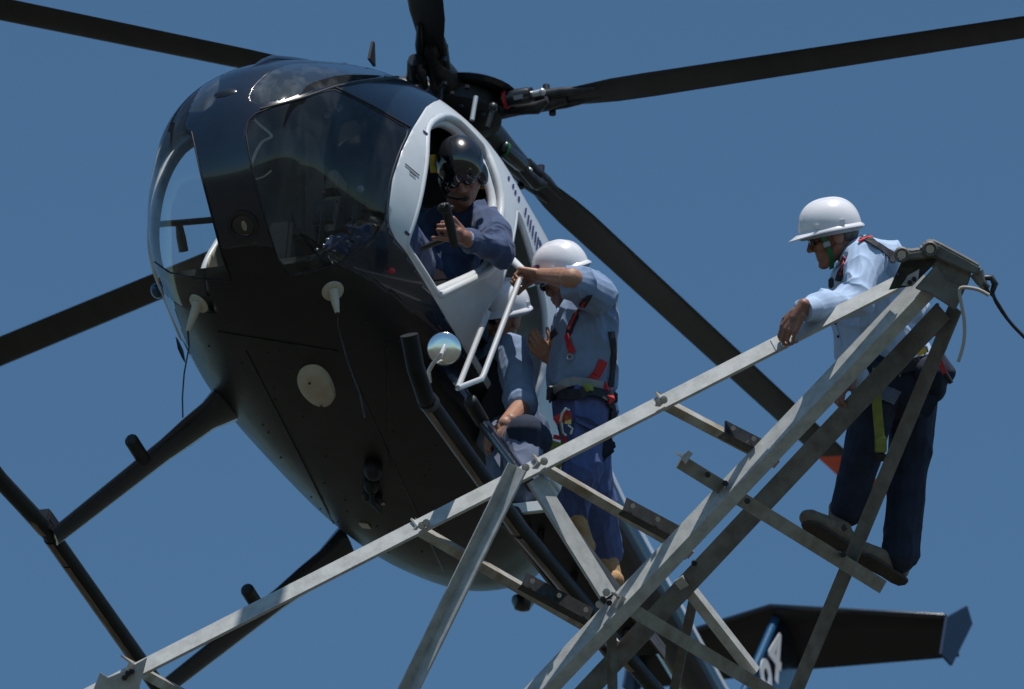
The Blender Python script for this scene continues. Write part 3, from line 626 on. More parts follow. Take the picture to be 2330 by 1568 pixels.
def skid(pts, kinds):
    tb = MB().tube(pts, .036, 14); so_ = H(tb, 'skid', 'skidblack', 60)
    for (a, b) in kinds:
        a = np.array(a); b = np.array(b); t = nrm(b-a); dn = nrm(-AZ+t*(AZ@t)); sd = np.cross(t, dn); sd = sd if sd[1] < 0 else -sd; V = []
        for c in (a, b):
            for j in range(9): q = math.radians(-15+125*j/8); V.append(c+.0395*(dn*math.cos(q)+sd*math.sin(q)))
        m_ = MB().add(V, [(j, j+1, 9+j+1, 9+j) for j in range(8)]); H(m_, 'skid_shoe', 'shoe', 60, so_)
    return so_
RS = [hp(x, y, AY, -1.13) for x, y in ((-130, 935), (-40, 1040), (0, 1092), (112, 1212), (330, 1521), (420, 1650))]
RS = [RS[0]+np.array([.22, 0, .10])]+RS[:-1]+[RS[-1]+np.array([-.1, 0, 0]), RS[-1]+np.array([-.9, 0, 0])]
RS[-1][2] = RS[-2][2]
e0 = np.array(RS[2]); e1 = np.array(RS[5]); skid(RS, [(RS[2]+(RS[4]-RS[2])*.02, RS[4]-(RS[4]-RS[2])*.06), (RS[4]+(RS[5]-RS[4])*.03, RS[4]+(RS[5]-RS[4])*.19), (RS[4]+(RS[5]-RS[4])*.2, RS[4]+(RS[5]-RS[4])*.93)])
LS = [hp(x, y, AY, 1.02) for x, y in ((931, 762), (945, 835), (968, 905), (1180, 1200), (1440, 1510))]
LS.append(LS[-1]+(LS[-1]-LS[-2])*.5); skid(LS, [(LS[2]+(LS[3]-LS[2])*.02, LS[3]), (LS[3]+(LS[4]-LS[3])*.02, LS[4])])
bd = MB()
for q in (LS[2]+(LS[3]-LS[2])*.02,): bd.tube([q, q+nrm(LS[3]-LS[2])*.03], .042, 14)
H(bd, 'skid_collar', 'dkmetal', 60)
for q, t in ((RS[4], nrm(RS[5]-RS[4])),): H(MB().box(q+AZ*.03, t*.09, AY*.035, AZ*.03), 'skid_clamp', 'dkmetal', 40, bevel=.008)
# bench step clamped along the left skid
P0, P1 = hp(1203, 1160, AY, .97), hp(1388, 1402, AY, .97); dd = nrm(P1-P0); wv_ = nrm(np.cross(dd, AZ)); upn = np.cross(wv_, dd); upn = upn if upn[2] > 0 else -upn
pf = MB(); L2 = np.linalg.norm(P1-P0)+.35; c = P0+dd*L2/2
pf.box(c, dd*L2/2, wv_*.11, upn*.018); plat = H(pf, 'step_board', 'cabin', 40, bevel=.004)
pe = MB().box(P0-dd*.014, dd*.012, wv_*.112, upn*.024); H(pe, 'step_end', 'white', 40, plat, bevel=.003)
for s_ in (-1, 1): H(MB().box(c+wv_*.118*s_-upn*.012, dd*L2/2, wv_*.006, upn*.03), 'step_edge', 'shoe', 40, plat)
for k in range(3):
    q = P0+dd*(.15+.4*k); H(MB().tube([q, q-AZ*.1, q-AZ*.16], .016, 8), 'step_bracket', 'dkmetal', 40, plat)

# ---- belly fittings
for (x, y), (tx, ty), wp in (((757, 662), (760, 697), [(760, 697), (768, 740), (790, 820), (818, 895), (830, 950)]), ((453, 690), (444, 736), [(444, 736), (430, 790), (419, 850), (415, 905), (416, 950)])):
    p, n = hs(x, y); t = nrm(np.cross(n, AX)); b = np.cross(n, t)
    an = MB(); an.lathe(p-n*.004, n, [(.04, 0), (.047, .004), (.044, .012), (.02, .016)], 26); ao = H(an, 'antenna_base', 'ivory', 50)
    dp = (p-HO)@nrm(hray(tx, ty)); q0 = p+n*.012
    zdir = HO+nrm(hray(tx, ty))*dp; q1 = zdir+n*.05
    H(MB().tube([q0+nrm(q0-q1)*.01, q0+(q1-q0)*.5, q1], [.022, .017, .010], 12), 'antenna_stub', 'ivory', 60, ao)
    ws = [q1]
    for i, (u, v) in enumerate(wp[1:]):
        ws.append(HO+nrm(hray(u, v))*(dp-.03*(i+1)))
    H(MB().tube(ws, [.005]+[.0035]*(len(ws)-1), 6), 'antenna_whip', 'dkmetal', 60, ao)
ra = [(708, 828), (690, 833), (678, 847), (674, 868), (682, 885), (697, 903), (718, 918), (742, 922), (758, 914), (765, 900), (762, 880), (752, 855), (738, 838), (724, 830)]
O = outline(smoothpoly(ra, 1), False, -.003); c = np.mean(O, 0); _, n = hs(720, 875); I2 = [c+(q-c)*.88+n*.028 for q in O]; I3 = [c+(q-c)*.5+n*.034 for q in O]; k = len(O)
rd = MB().add(O+I2+I3+[c+n*.036], [(i, (i+1) % k, k+(i+1) % k, k+i) for i in range(k)]+[(k+i, k+(i+1) % k, 2*k+(i+1) % k, 2*k+i) for i in range(k)]+[(2*k+i, 2*k+(i+1) % k, 3*k) for i in range(k)])
ro = H(rd, 'radome', 'ivory', 60)
for x, y in ((706, 857), (733, 909)):
    p = c+(hs(x, y)[0]-c)+n*.034; H(MB().tube([p, p+n*.003], .006, 10), 'screw', 'dkmetal', None, ro)
p, n = hs(890, 616); H(MB().ell(p, [AX*.018, AY*.018, AZ*.012]), 'position_light', 'decalred', 60)
p = hp(357, 662, AY, -.60); H(MB().ell(p, [AX*.04, AY*.025, AZ*.03]), 'position_light', 'blue', 60)
q = hp(411, 796, AY, -.66); H(MB().box(q, nrm([.6, -.1, .4])*.03, nrm([-.3, -.3, .8])*.05, AX*.02), 'side_step', 'black', 30, bevel=.006)
hk = MB()
for (x, y, r) in ((850, 1060, .05), (846, 1095, .04), (856, 1130, .035), (838, 1118, .03)):
    p, n = hs(x, y); hk.ell(p+n*.02, [AX*r, AY*r*.8, n*r])
p, n = hs(850, 1100); hk.tube([p+n*.03, p+n*.09, p+n*.08-AX*.1], .012, 8); H(hk, 'cargo_hook', 'black', 60)
for (x, y, sx, sy) in ((831, 1195, .022, .022), (866, 1145, .02, .008)):
    p, n = hs(x, y, .003); H(MB().box(p, nrm(np.cross(n, AX))*sx, nrm(np.cross(n, np.cross(n, AX)))*sy, n*.003), 'belly_plate', 'ivory')
rv = MB()
for x in np.arange(480, 980, 24):
    pass
for (a, b) in (((495, 755), (770, 800)), ((880, 790), (888, 1060)), ((560, 800), (760, 1190)), ((800, 850), (1010, 1300))):
    P = []
    for t in np.linspace(0, 1, 14):
        p, n = hit(hb, a[0]+(b[0]-a[0])*t, a[1]+(b[1]-a[1])*t, .002)
        if p is not None: P.append(wh(p))
    rv.tube(P, .004, 5)
H(rv, 'belly_seam', 'dkmetal', 60)
rv = MB()
for i in range(70):
    x, y = random.uniform(430, 1000), random.uniform(700, 1290); p, n = hit(hb, x, y, 0)
    if p is not None: p = wh(p); rv.ell(p, [AX*.005, AY*.005, AZ*.005], 6, 4)
H(rv, 'rivets', 'dkmetal', 60)
# mirror, boarding rail, beacon
mc = hp(1011, 794, AY, .80); mn = nrm(HO-mc); mn = nrm(mn+np.array([0, 0, .24])); mi = MB().lathe(mc, mn, [(.02, -.03), (.06, -.02), (.071, 0), (.071, .006)], 32); mo = H(mi, 'mirror', 'dkmetal', 40)
H(MB().lathe(mc, mn, [(.068, .007), (.066, .0085), (.04, .012), (.001, .014)], 32), 'mirror_glass', 'mirror', 60, mo)
H(MB().tube([mc+mn*.05, hp(1003, 808, AY, .86), hp(985, 828, AY, .82), hp(975, 845, AY, .76), hp(978, 868, AY, .72)], .009, 8).tube([mc, mc+mn*.052], .007, 6), 'mirror_arm', 'alu', 60, mo)
RA = hp(1110, 712, AY, .70); RB = hp(1042, 883, AY, .92); RC = hp(1097, 862, AY, .96); RD = hp(1190, 616, AY, .80); RE = hp(1152, 586, AY, .66); RE2 = hp(1168, 594, AY, .74)
rl_ = MB().tube([RA, RA+(RB-RA)*.97, RB, RB+(RC-RB)*.05], .0125, 10); rl_.tube([RB, RC], .012, 10); rl_.tube([RC+(RB-RC)*.04, RC+(RD-RC)*.03, RD], .0125, 10); H(rl_, 'boarding_rail', 'alu', 60)
H(MB().tube([RE, RE2, RD-(RD-RE2)*.1, RD], .017, 10), 'rail_bracket', 'white', 60)
p = hp(1190, 1362, AY, 0); H(MB().lathe(p, -AZ, [(.05, 0), (.05, .02), (.035, .05), (.01, .06)], 16), 'beacon', 'gloss', 40)
#PEOPLE
# ------------------------------------------------------------------ steel arm of the transmission tower
DT = 31.6; TIP = np.array([2110., 610.])
def tn(x, y, dz=0): return W(x, y, DT+dz)                                        # near face
def tf(x, y, dz=0): return W(x, y, DT+.0008*math.hypot(x-TIP[0], y-TIP[1])+dz)    # far face
arm = thing('tower_arm', 'galvanized lattice steel crossarm of angle bars in front of the helicopter', 'steel tower', tn(1400, 1300)); AO = np.array(arm.location)
def A(mb, name, m, smooth=None, parent=None, bevel=0): return mb.build(name, m, parent or arm, smooth, AO, bevel)
def bar(name, p0, p1, wa, wb, m, alpha=35, flip=False, t=.008, parent=None):
    """steel angle whose corner runs p0-p1; alpha turns the lit upper flange towards the viewer"""
    ax = nrm(p1-p0); up = nrm(UPV-ax*(UPV@ax)); aw = nrm(np.cross(ax, up)); aw = aw if aw@FWD > 0 else -aw
    a = math.radians(alpha)
    dA = up*math.cos(a)+aw*math.sin(a); dB = -up*math.sin(a)+aw*math.cos(a)
    if flip == 'in': dA, dB = -up*math.cos(a)-aw*math.sin(a), up*math.sin(a)-aw*math.cos(a)
    elif flip: dA, dB = -up*math.cos(a)+aw*math.sin(a), up*math.sin(a)+aw*math.cos(a)
    return A(MB().angle(p0, p1, wa, wb, t, dA, dB), name, m, None, parent)
def plus(p, q, e): return q+nrm(q-p)*e
# chords
bar('chord', tn(2046, 655), tn(1766, 797), .075, .014, 'galv', 50)
bar('chord', tn(1790, 786, .004), plus(tn(1770, 795), tn(318, 1536), .9), .080, .014, 'galv', 50)
bar('chord', tn(2120, 640, -.02), plus(tn(2120, 640), tn(1216, 1590), 1.2), .104, .060, 'galv', 58)
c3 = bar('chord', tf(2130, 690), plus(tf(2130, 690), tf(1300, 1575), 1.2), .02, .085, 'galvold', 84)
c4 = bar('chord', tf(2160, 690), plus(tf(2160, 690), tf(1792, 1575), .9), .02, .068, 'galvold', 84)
# horizontal struts of the top face with their splice angles
def strut_(a, b, wa=.05, m='galvrust'): return bar('strut', a, b, .056, .038, m, 55)
def splice(a, b):
    s_ = bar('splice_plate', a, b, .062, .045, 'dkmetal', 30, t=.007); ax = nrm(b-a); up = nrm(UPV-ax*(UPV@ax))
    for k in (.10, .5, .9):
        q = a+(b-a)*k+up*.032; A(MB().tube([q-FWD*.016, q+FWD*.004], .010, 8), 'bolt', 'steel', 40, s_)
strut_(tn(1504, 908, .02), tf(1775, 1050)); splice(tn(1650, 985, .0), tn(1768, 1045, .12))
strut_(tn(1226, 1050, .02), tf(1580, 1256)); splice(tn(1418, 1160, .05), tn(1560, 1236, .12))
strut_(tn(950, 1196, .02), tf(1412, 1462)); splice(tn(1188, 1330, .06), tn(1340, 1412, .12))
strut_(tn(300, 1508, .02), tf(560, 1648))
# pointed strut ends standing proud of the top chord
for x, y in ((1500, 897), (1224, 1044), (948, 1186), (306, 1512)):
    A(MB().prism([tn(x-3.5, y-8, .075), tn(x+20, y+9, .075), tn(x+1, y+12, .075)], FWD*.005), 'strut_end', 'galv')
# diagonals
bar('brace', tn(1178, 1062, -.02), plus(tn(1178, 1062), tn(925, 1580), .5), .085, .048, 'galv', 60, flip='in')
bar('brace', tn(1204, 1098, .012), tn(1372, 1366, .012), .100, .014, 'galv', 52)
bar('brace', tf(1552, 1312, -.02), tf(1722, 1530, -.02), .045, .045, 'galv', 50)
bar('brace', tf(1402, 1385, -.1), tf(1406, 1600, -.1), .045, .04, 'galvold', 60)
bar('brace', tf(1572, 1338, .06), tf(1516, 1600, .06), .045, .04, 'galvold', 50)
# lower face rung and the foot rung
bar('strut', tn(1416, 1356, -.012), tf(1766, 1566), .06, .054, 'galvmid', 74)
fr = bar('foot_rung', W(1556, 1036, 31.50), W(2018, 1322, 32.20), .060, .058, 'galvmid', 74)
A(MB().prism([W(x, y, 31.485) for x, y in ((1548, 1042), (1566, 1024), (1577, 1032), (1560, 1056))], FWD*.012), 'rung_end', 'galv', None, fr)
for x, y, d in ((1650, 1100, 31.60), (1700, 1140, 31.66), (1918, 1262, 32.02), (1610, 1080, 31.55)):
    q = W(x, y, d); A(MB().tube([q-FWD*.03, q+FWD*.02], .013, 6), 'bolt', 'dkmetal', 40, fr)
for x, y, d in ((1188, 1077, -.03), (1372, 1362, -.03), (1386, 1370, -.01), (1580, 1280, .2), (1556, 1265, .2), (1920, 1200, .3), (1760, 1040, .2), (292, 1530, -.03), (300, 1526, -.03), (284, 1540, -.03)):
    q = tn(x, y, d); A(MB().tube([q-FWD*.016-UPV*.004, q+FWD*.02], .0125, 6), 'bolt', 'dkmetal', 40)
for x, y, d in ((1196, 1064, -.02), (1380, 1348, -.03), (1364, 1376, -.03), (1500, 915, -.01), (1510, 910, -.01), (960, 1196, -.01), (970, 1190, -.01), (1238, 1050, -.01)):
    q = tn(x, y, d); b_o = A(MB().tube([q-FWD*.010-UPV*.002, q+FWD*.02], .0105, 6), 'bolt', 'steel', 40); A(MB().tube([q-FWD*.002, q+FWD*.001], .016, 14), 'washer', 'galv', 40, b_o)
# gusset at the lower left corner
gp = A(MB().prism([tn(335, 1496, -.01), tn(318, 1562, -.01), tn(316, 1620, -.01), tn(200, 1600, -.01), tn(228, 1530, -.01), tn(246, 1542, -.01), tn(280, 1528, -.01)], FWD*.008), 'gusset_plate', 'galv')
# tip: gusset, box, cap casting with two lugs, shackle
A(MB().prism([tn(x, y, -.03) for x, y in ((2051, 596), (2141, 573), (2132, 595), (2076, 651), (2040, 657), (2022, 660))], FWD*.01), 'gusset_plate', 'dkmetal')
A(MB().prism([tn(x, y, -.044) for x, y in ((2051, 650), (2066, 627), (2092, 612), (2089, 636), (2076, 650))], FWD*.008), 'gusset_plate', 'galv')
for x, y in ((2070, 642), (2080, 634), (2047, 625)): q = tn(x, y, -.055); A(MB().tube([q-FWD*.02-UPV*.004, q+FWD*.02], .010, 6), 'bolt', 'black', 40)
A(MB().prism([tn(x, y, -.04) for x, y in ((2138, 577), (2212, 612), (2206, 640), (2196, 660), (2150, 640), (2122, 604))], FWD*.16), 'tip_box', 'cast', None, None, .006)
A(MB().prism([tn(x, y, -.06) for x, y in ((2130, 603), (2154, 637), (2198, 654), (2174, 706), (2147, 688), (2115, 668), (2082, 656))], FWD*.05), 'tip_plate', 'galvold', None, None, .004)
cap = MB(); Ct = [(2104, 553), (2122, 548), (2140, 556), (2232, 606), (2228, 628), (2196, 618), (2128, 586), (2110, 590), (2060, 594), (2040, 588), (2036, 574), (2050, 566), (2070, 572), (2098, 568)]
cap.prism([tn(x, y, -.07) for x, y in Ct], FWD*.07+UPV*.012); A(cap, 'cap_casting', 'cast', None, None, .008)
for x, y in ((2052, 580), (2116, 567)):
    q = tn(x, y, -.07); A(MB().tube([q-FWD*.004, q+FWD*.01], .017, 16), 'lug_hole', 'steel', 40)
    A(MB().tube(circ(tn(x, y, -.073), FWD, .026, 20)+[circ(tn(x, y, -.073), FWD, .026, 20)[0]], .007, 6, False), 'lug_ring', 'cast', 60)
sh = MB(); sh.tube([tn(2222, 620, -.03), tn(2232, 640, -.03), tn(2246, 662, -.04)], [.03, .022, .010], 10); A(sh, 'clevis', 'cast', 50)
sk = MB(); sk.tube([tn(2236, 632, -.03), tn(2256, 632, -.03), tn(2264, 646, -.03), tn(2258, 664, -.03)], [.010, .013, .014, .010], 10); sk.tube([tn(2238, 645, -.05), tn(2250, 655, -.05)], .010, 8); A(sk, 'shackle', 'dkmetal', 60)
rp = MB().tube(spline([tn(x, y, -.09) for x, y in ((2250, 672), (2228, 660), (2205, 655), (2188, 655), (2183, 664), (2187, 690), (2194, 730), (2194, 770), (2188, 800), (2180, 824))]), .0075, 8)
tag(rp.build('tail_rope', 'rope', None, 60), 'pale frayed rope end hanging loose below the tip of the steel arm', 'rope')
wr_ = MB(); wr_.tube(spline([tn(2258, 662, -.03), tn(2268, 690, -.03), tn(2300, 735, -.03), tn(2345, 782, -.03), tn(2460, 905, -.03)]), .0075, 8); wr_.tube([tn(2240, 655, -.05), tn(2262, 676, -.04), tn(2296, 731, -.03)], .006, 8)
tag(wr_.build('wire_sling', 'wire', None, 60), 'dark wire sling running down to the right from the arm tip shackle', 'wire')

# ------------------------------------------------------------------ people
def headp(mb, c, f, u, nk, k=1.0):
    f = nrm(f); u = nrm(u-f*(u@f)); s_ = np.cross(u, f); c = np.asarray(c)
    P = lambda a, b, d: c+k*(f*a+s_*b+u*d)
    mb.ell(P(-.008, 0, .032), [f*.098*k, s_*.077*k, u*.10*k], 20, 14)
    mb.cone(P(.04, 0, -.005), .058*k, P(.052, 0, -.07), .044*k)
    for q in (-1, 1):
        mb.cone(P(0, .048*q, -.05), .028*k, P(.06, .016*q, -.092), .022*k); mb.ell(P(.058, .040*q, -.025), [f*.03*k, s_*.024*k, u*.026*k]); mb.ell(P(-.008, .078*q, -.008), [f*.024*k, s_*.010*k, u*.034*k])
        mb.cone(P(.086, .012*q, .026), .012*k, P(.078, .05*q, .024), .012*k, 8); mb.ell(P(.104, .013*q, -.032), [f*.010*k, s_*.009*k, u*.008*k], 8, 6)
        mb.ell(P(.078, .032*q, .004), [f*.012*k, s_*.014*k, u*.011*k], 8, 6)
    mb.ell(P(.072, 0, -.100), [f*.026*k, s_*.024*k, u*.020*k]); mb.cone(P(.088, 0, .016), .009*k, P(.112, 0, -.026), .013*k, 10)
    mb.cone(P(.086, -.022, -.058), .009*k, P(.086, .022, -.058), .009*k, 8); mb.cone(P(.085, -.018, -.073), .010*k, P(.085, .018, -.073), .010*k, 8)
    mb.cone(P(-.02, 0, -.05), .056*k, nk, .062*k); return P
def handp(mb, wr, d, pn, ts, curl=(50, 60, 40), k=1.0, spread=.021, thumb=(.5, .6, .5)):
    d = nrm(d); pn = nrm(pn-d*(pn@d)); s_ = np.cross(d, pn)*ts; wr = np.asarray(wr)
    rot = lambda a: d*math.cos(math.radians(a))+pn*math.sin(math.radians(a))
    for i in range(4):
        o = (1.5-i)*spread*k; kn = wr+d*(.088-.004*abs(i-1))*k+s_*o; mb.cone(wr+s_*o*.62+d*.012, .017*k, kn, .0125*k, 10)
        L = [(.042, .026, .021), (.047, .030, .022), (.043, .028, .021), (.034, .021, .018)][i]; a = 0; p = kn; r = [.0092, .0094, .0090, .0082][i]*k
        for j in range(3): a += curl[j]+(2*i if j == 0 else 0); q = p+rot(a)*L[j]*k; mb.cone(p, r, q, r*.9, 8); p = q; r *= .92
    b = wr+d*.02*k+s_*.022*k; t1 = nrm(d*.75+s_*.58+pn*.35); p1 = b+t1*.045*k; t2 = nrm(d*thumb[0]+s_*.35*thumb[1]+pn*thumb[2]); mb.cone(b, .017*k, p1, .0125*k, 10); p2 = p1+t2*.034*k; mb.cone(p1, .0122*k, p2, .0108*k, 8); mb.cone(p2, .0108*k, p2+nrm(t2+pn*.3)*.024*k, .0088*k, 8)
    mb.cone(wr-d*.03, .026*k, wr+d*.03*k, .024*k)
def hardhat(root, fr, c, f, u, name='hard_hat', k=1.0, peak=.036):
    f = nrm(f); u = nrm(u-f*(u@f)); s_ = np.cross(u, f); c = np.asarray(c); V = []; F = []; NP, NL = 56, 14
    rx, ry, hz = .130*k, .110*k, .118*k
    for i in range(NL+1):
        el = math.pi/2*i/NL
        for j in range(NP):
            a = 2*math.pi*j/NP; ca, sa = math.cos(a), math.sin(a); e = math.cos(el)**.82; y = ry*sa*e
            ridge = .007*math.exp(-(y/.016)**2)*math.sin(el)**.5*(1 if el > .25 else 0)+.004*math.exp(-((abs(y)-.045)/.01)**2)*(1 if el > .5 else 0)*math.sin(el)
            V.append(c+f*rx*ca*e+s_*y+u*(hz*math.sin(el)**.95+ridge))
    for i in range(NL):
        for j in range(NP): F.append((i*NP+j, i*NP+(j+1) % NP, (i+1)*NP+(j+1) % NP, (i+1)*NP+j))
    b0 = len(V)
    for (ex, dz) in ((0, 0), (.5, -.006), (1, -.012), (1, -.017), (.4, -.012), (-.03, -.006)):
        for j in range(NP):
            a = 2*math.pi*j/NP; ca, sa = math.cos(a), math.sin(a); br = (.011+peak*max(0, ca)**2.2)*k*ex; d = nrm(f*ca*rx+s_*sa*ry)
            V.append(c+f*rx*ca+s_*ry*sa+(d if ca < .2 else nrm(d+f*.5))*br+u*(dz*k-.012*max(0, ca)**2*max(ex, 0)))
    for i in range(5):
        for j in range(NP): F.append((b0+i*NP+j, b0+i*NP+(j+1) % NP, b0+(i+1)*NP+(j+1) % NP, b0+(i+1)*NP+j))
    h = MB().add(V, F).build(name, 'hat', root, 50, fr)
    for q in (-1, 1):
        for a in (-.35, .45): p = c+f*rx*a*1.0+s_*q*(ry*math.sqrt(1-a*a)+.001)+u*.014; MB().box(p, f*.011*k, u*.010*k, s_*.003).build('brim_slot', 'hat', h, None, fr, .002)
    MB().tube([c+f*rx*.92*math.cos(t)+s_*ry*.92*math.sin(t)-u*.018 for t in np.linspace(0, 2*math.pi, 30)], .014, 6, False).build('headband', 'webgrey', h, 60, fr)
    return h, lambda a, e, l=0: c+f*(rx+l)*math.cos(a)*math.cos(e)**.82+s_*(ry+l)*math.sin(a)*math.cos(e)**.82+u*(hz*math.sin(e)**.95)
def glasses(root, fr, P):
    m_ = MB()
    for q in (-1, 1): m_.ell(P(.094, .032*q, .004), [P(.012, 0, 0)-P(0, 0, 0), P(0, .027, 0)-P(0, 0, 0), P(0, 0, .02)-P(0, 0, 0)], 14, 8); m_.tube([P(.09, .056*q, .010), P(.05, .073*q, .012), P(0, .084*q, .012)], .005, 6)
    m_.tube([P(.10, -.012, .008), P(.10, .012, .008)], .004, 6); m_.build('sunglasses', 'lens', root, 60, fr)
def shoe_(ank, toe, sole, h=.10, wd=.044, L=1.0):
    """boot: ankle centre, toe direction, sole normal (down)"""
    m_ = MB(); t = nrm(toe); dn = nrm(np.asarray(sole)-t*(t@np.asarray(sole))); a = np.asarray(ank)
    m_.cone(a-dn*.06, .052, a+dn*.03, .050); m_.cone(a+dn*.055-t*.035, wd, a+dn*.055+t*.05, wd); m_.cone(a+dn*.05+t*.02, .05, a+dn*.068+t*.135*L, .042); m_.cone(a+dn*.075+t*.15*L-dn*.012, .036, a+dn*.072+t*.165*L, .036)
    s_ = np.cross(dn, t); P = []
    for x, y in ((-.066, .026), (-.076, 0), (-.066, -.026), (-.03, -.034), (.03, -.033), (.10, -.040), (.15, -.037), (.178, -.02), (.185, .0), (.178, .02), (.15, .037), (.10, .040), (.03, .033), (-.03, .034)): P.append(a+dn*.094+t*x*(L if x > 0 else 1)+s_*y)
    so_ = MB().prism(P, dn*.014); return m_, so_
VOX = .0042
# ---- worker standing behind the arm
D2 = 32.35
q2 = lambda x, y, dz=0: W(x, y, D2+dz)
r2 = thing('person', 'bending worker in a pale blue shirt and navy trousers leaning over the arm tip', 'person', q2(2000, 1320)); O2 = np.array(r2.location)
sk2 = MB(); f2 = nrm(RIGHT*-.93-UPV*.30-FWD*.05); u2 = nrm(UPV*.95-RIGHT*.28)
hc2 = q2(1897, 536, -.10); nk2 = q2(1950, 590, -.08); Ph2 = headp(sk2, hc2, f2, u2, nk2, 1.0)
sk2.cone(nk2, .065, q2(1965, 660, -.05), .12); sk2.cone(q2(1965, 660, -.05), .12, q2(2045, 830, 0), .12)
LSH, LEL, LWR = q2(1972, 588, -.29), q2(1946, 684, -.50), q2(1830, 706, -.775); RSH, REL, RWR = q2(1950, 600, .10), q2(1955, 780, .16), q2(1938, 862, -.36)
for a, b, c in ((LSH, LEL, LWR), (RSH, REL, RWR)): sk2.cone(q2(1965, 610, -.08), .08, a, .06); sk2.cone(a, .05, b, .042); sk2.cone(b, .042, c, .030)
handp(sk2, LWR+nrm(LWR-LEL)*.03, nrm(RIGHT*-.50-UPV*.80-FWD*.08), nrm(FWD*.85-UPV*.2+RIGHT*.5), -1, (24, 50, 40), 1.02)
handp(sk2, RWR+nrm(RWR-REL)*.02, nrm(RIGHT*-.55-UPV*.5-FWD*.5), nrm(-UPV*.6+FWD*.4+RIGHT*.6), 1, (40, 60, 40), 1.0)
HL, KL, AL = q2(2000, 870, -.06), q2(1970, 1015, -.06), q2(1928, 1172, -.03); HRr, KR, AR = q2(2075, 870, .10), q2(2068, 1050, .10), q2(2050, 1248, .02)
for a, b, c in ((HL, KL, AL), (HRr, KR, AR)): sk2.cone(a, .085, b, .055); sk2.cone(b, .055, c, .040)
blob('body', sk2, VOX, 'skintan', r2, O2, 2)
st2 = MB(); st2.cone(q2(1962, 655, -.07), .135, q2(2042, 815, 0), .145); st2.cone(q2(1935, 690, -.06), .10, q2(1955, 790, -.02), .115); st2.cone(LSH+FWD*.03, .080, RSH, .082); st2.cone(q2(2010, 610, -.05), .10, q2(2040, 700, 0), .13); st2.cone(q2(1972, 572, -.09), .07, q2(2015, 590, -.05), .085)
st2.cone(LSH, .076, LEL, .062); st2.cone(LEL, .062, LWR-nrm(LWR-LEL)*.04, .046); st2.cone(LWR-nrm(LWR-LEL)*.03, .046, LWR-nrm(LWR-LEL)*.08, .05); st2.cone(RSH, .076, REL, .062); st2.cone(REL, .062, RWR, .046)
st2.cone(q2(1930, 575, -.085), .045, q2(1960, 580, -.08), .06)
sh2 = blob('shirt', st2, VOX, 'shirt', r2, O2, 3, .024, 3, 7.5); b2 = bvh_of(sh2, O2)
tr2 = MB(); tr2.cone(q2(2038, 835, 0), .145, q2(2052, 875, .02), .15); tr2.cone(HL, .105, KL, .085); tr2.cone(KL, .085, AL+UPV*.02, .070); tr2.cone(HRr, .11, KR, .088); tr2.cone(KR, .088, AR+UPV*.0, .080); tr2.cone(AR, .08, AR-UPV*.01, .084)
tz2 = blob('trousers', tr2, VOX, 'navycloth', r2, O2, 3, .014, 5, 7); b2t = bvh_of(tz2, O2)
RT = W(1556, 1036, 31.50)-W(2018, 1322, 32.20)
for a, t, s_ in ((W(1911, 1188, D2-.03), RT, -AZ), (W(2034, 1262, D2+.06), RT, -AZ)):
    m_, so_ = shoe_(a, t, s_, L=1.14); bo = blob('boot', m_, .006, 'bootbrown', r2, O2, 4); so_.build('sole', 'sole', bo, 40, O2)
hh2, hf2 = hardhat(r2, O2, hc2+u2*.034+f2*.006, nrm(f2+u2*.12), u2)
glasses(r2, O2, Ph2)
MB().ribbon([Ph2(.045, .095, .075), Ph2(.052, .083, .03), Ph2(.045, .075, -.02), Ph2(.04, .062, -.07), Ph2(.045, .045, -.105), Ph2(.05, 0, -.125)], nrm(f2), .019, .003).build('chin_strap', 'green', r2, 60, O2)
MB().box(Ph2(.045, .078, -.025), nrm(f2)*.014, u2*.010, np.cross(u2, f2)*.004).build('strap_buckle', 'webgrey', r2, 40, O2)
hr = MB(); hr.ell(Ph2(-.048, 0, -.002), [f2*.058, np.cross(u2, f2)*.076, u2*.050], 18, 12); blob('hair', hr, .006, 'hair', r2, O2, 1)
hm = strap(b2, [(1966, 540), (1985, 552), (2012, 570), (2040, 592)], .045, .004, .004, D2-.15); hm.build('harness_strap', 'webdark', r2, None, O2)
strap(b2, [(1955, 552), (1968, 545), (1984, 542)], .014, .005, .007, D2-.15).build('collar_trim', 'red', r2, None, O2)
strap(b2, [(1922, 590), (1914, 620), (1908, 640)], .030, .004, .004, D2-.2).build('harness_strap', 'webdark', r2, None, O2)
strap(b2, [(1926, 585), (1918, 612), (1914, 628)], .012, .004, .008, D2-.2).build('collar_trim', 'red', r2, None, O2)
MB().box(q2(1891, 644, -.30), RIGHT*.011+UPV*.002, UPV*.022, FWD*.012).build('radio', 'black', r2, None, O2, .005)
bt = strap(b2t, [(1960, 828), (2000, 842), (2040, 838), (2090, 826), (2128, 815)], .05, .008, .010, D2-.1); bt.build('tool_belt', 'webdark', r2, None, O2)
pch = MB(); pch.cone(q2(2118, 850, -.10), .075, q2(2120, 885, -.08), .06); pch.cone(q2(2135, 815, -.1), .03, q2(2148, 845, -.1), .05); blob('tool_pouch', pch, .007, 'navycloth', r2, O2, 3, .006, 8, 12)
pt = MB(); pt.prism([q2(2088, 885, -.17), q2(2140, 905, -.17), q2(2112, 952, -.15), q2(2092, 940, -.15)], FWD*.02); pt.build('pouch_flap', 'navycloth', r2, None, O2, .004)
for pts, m_, wd in (([(2135, 800), (2140, 825), (2150, 850)], 'red', .02), ([(2118, 735), (2128, 765)], 'red', .03), ([(2090, 790), (2100, 806)], 'yellow', .04)):
    MB().ribbon([q2(x, y, -.22) for x, y in pts], RIGHT, wd, .012).build('harness_tag', m_, r2, None, O2)
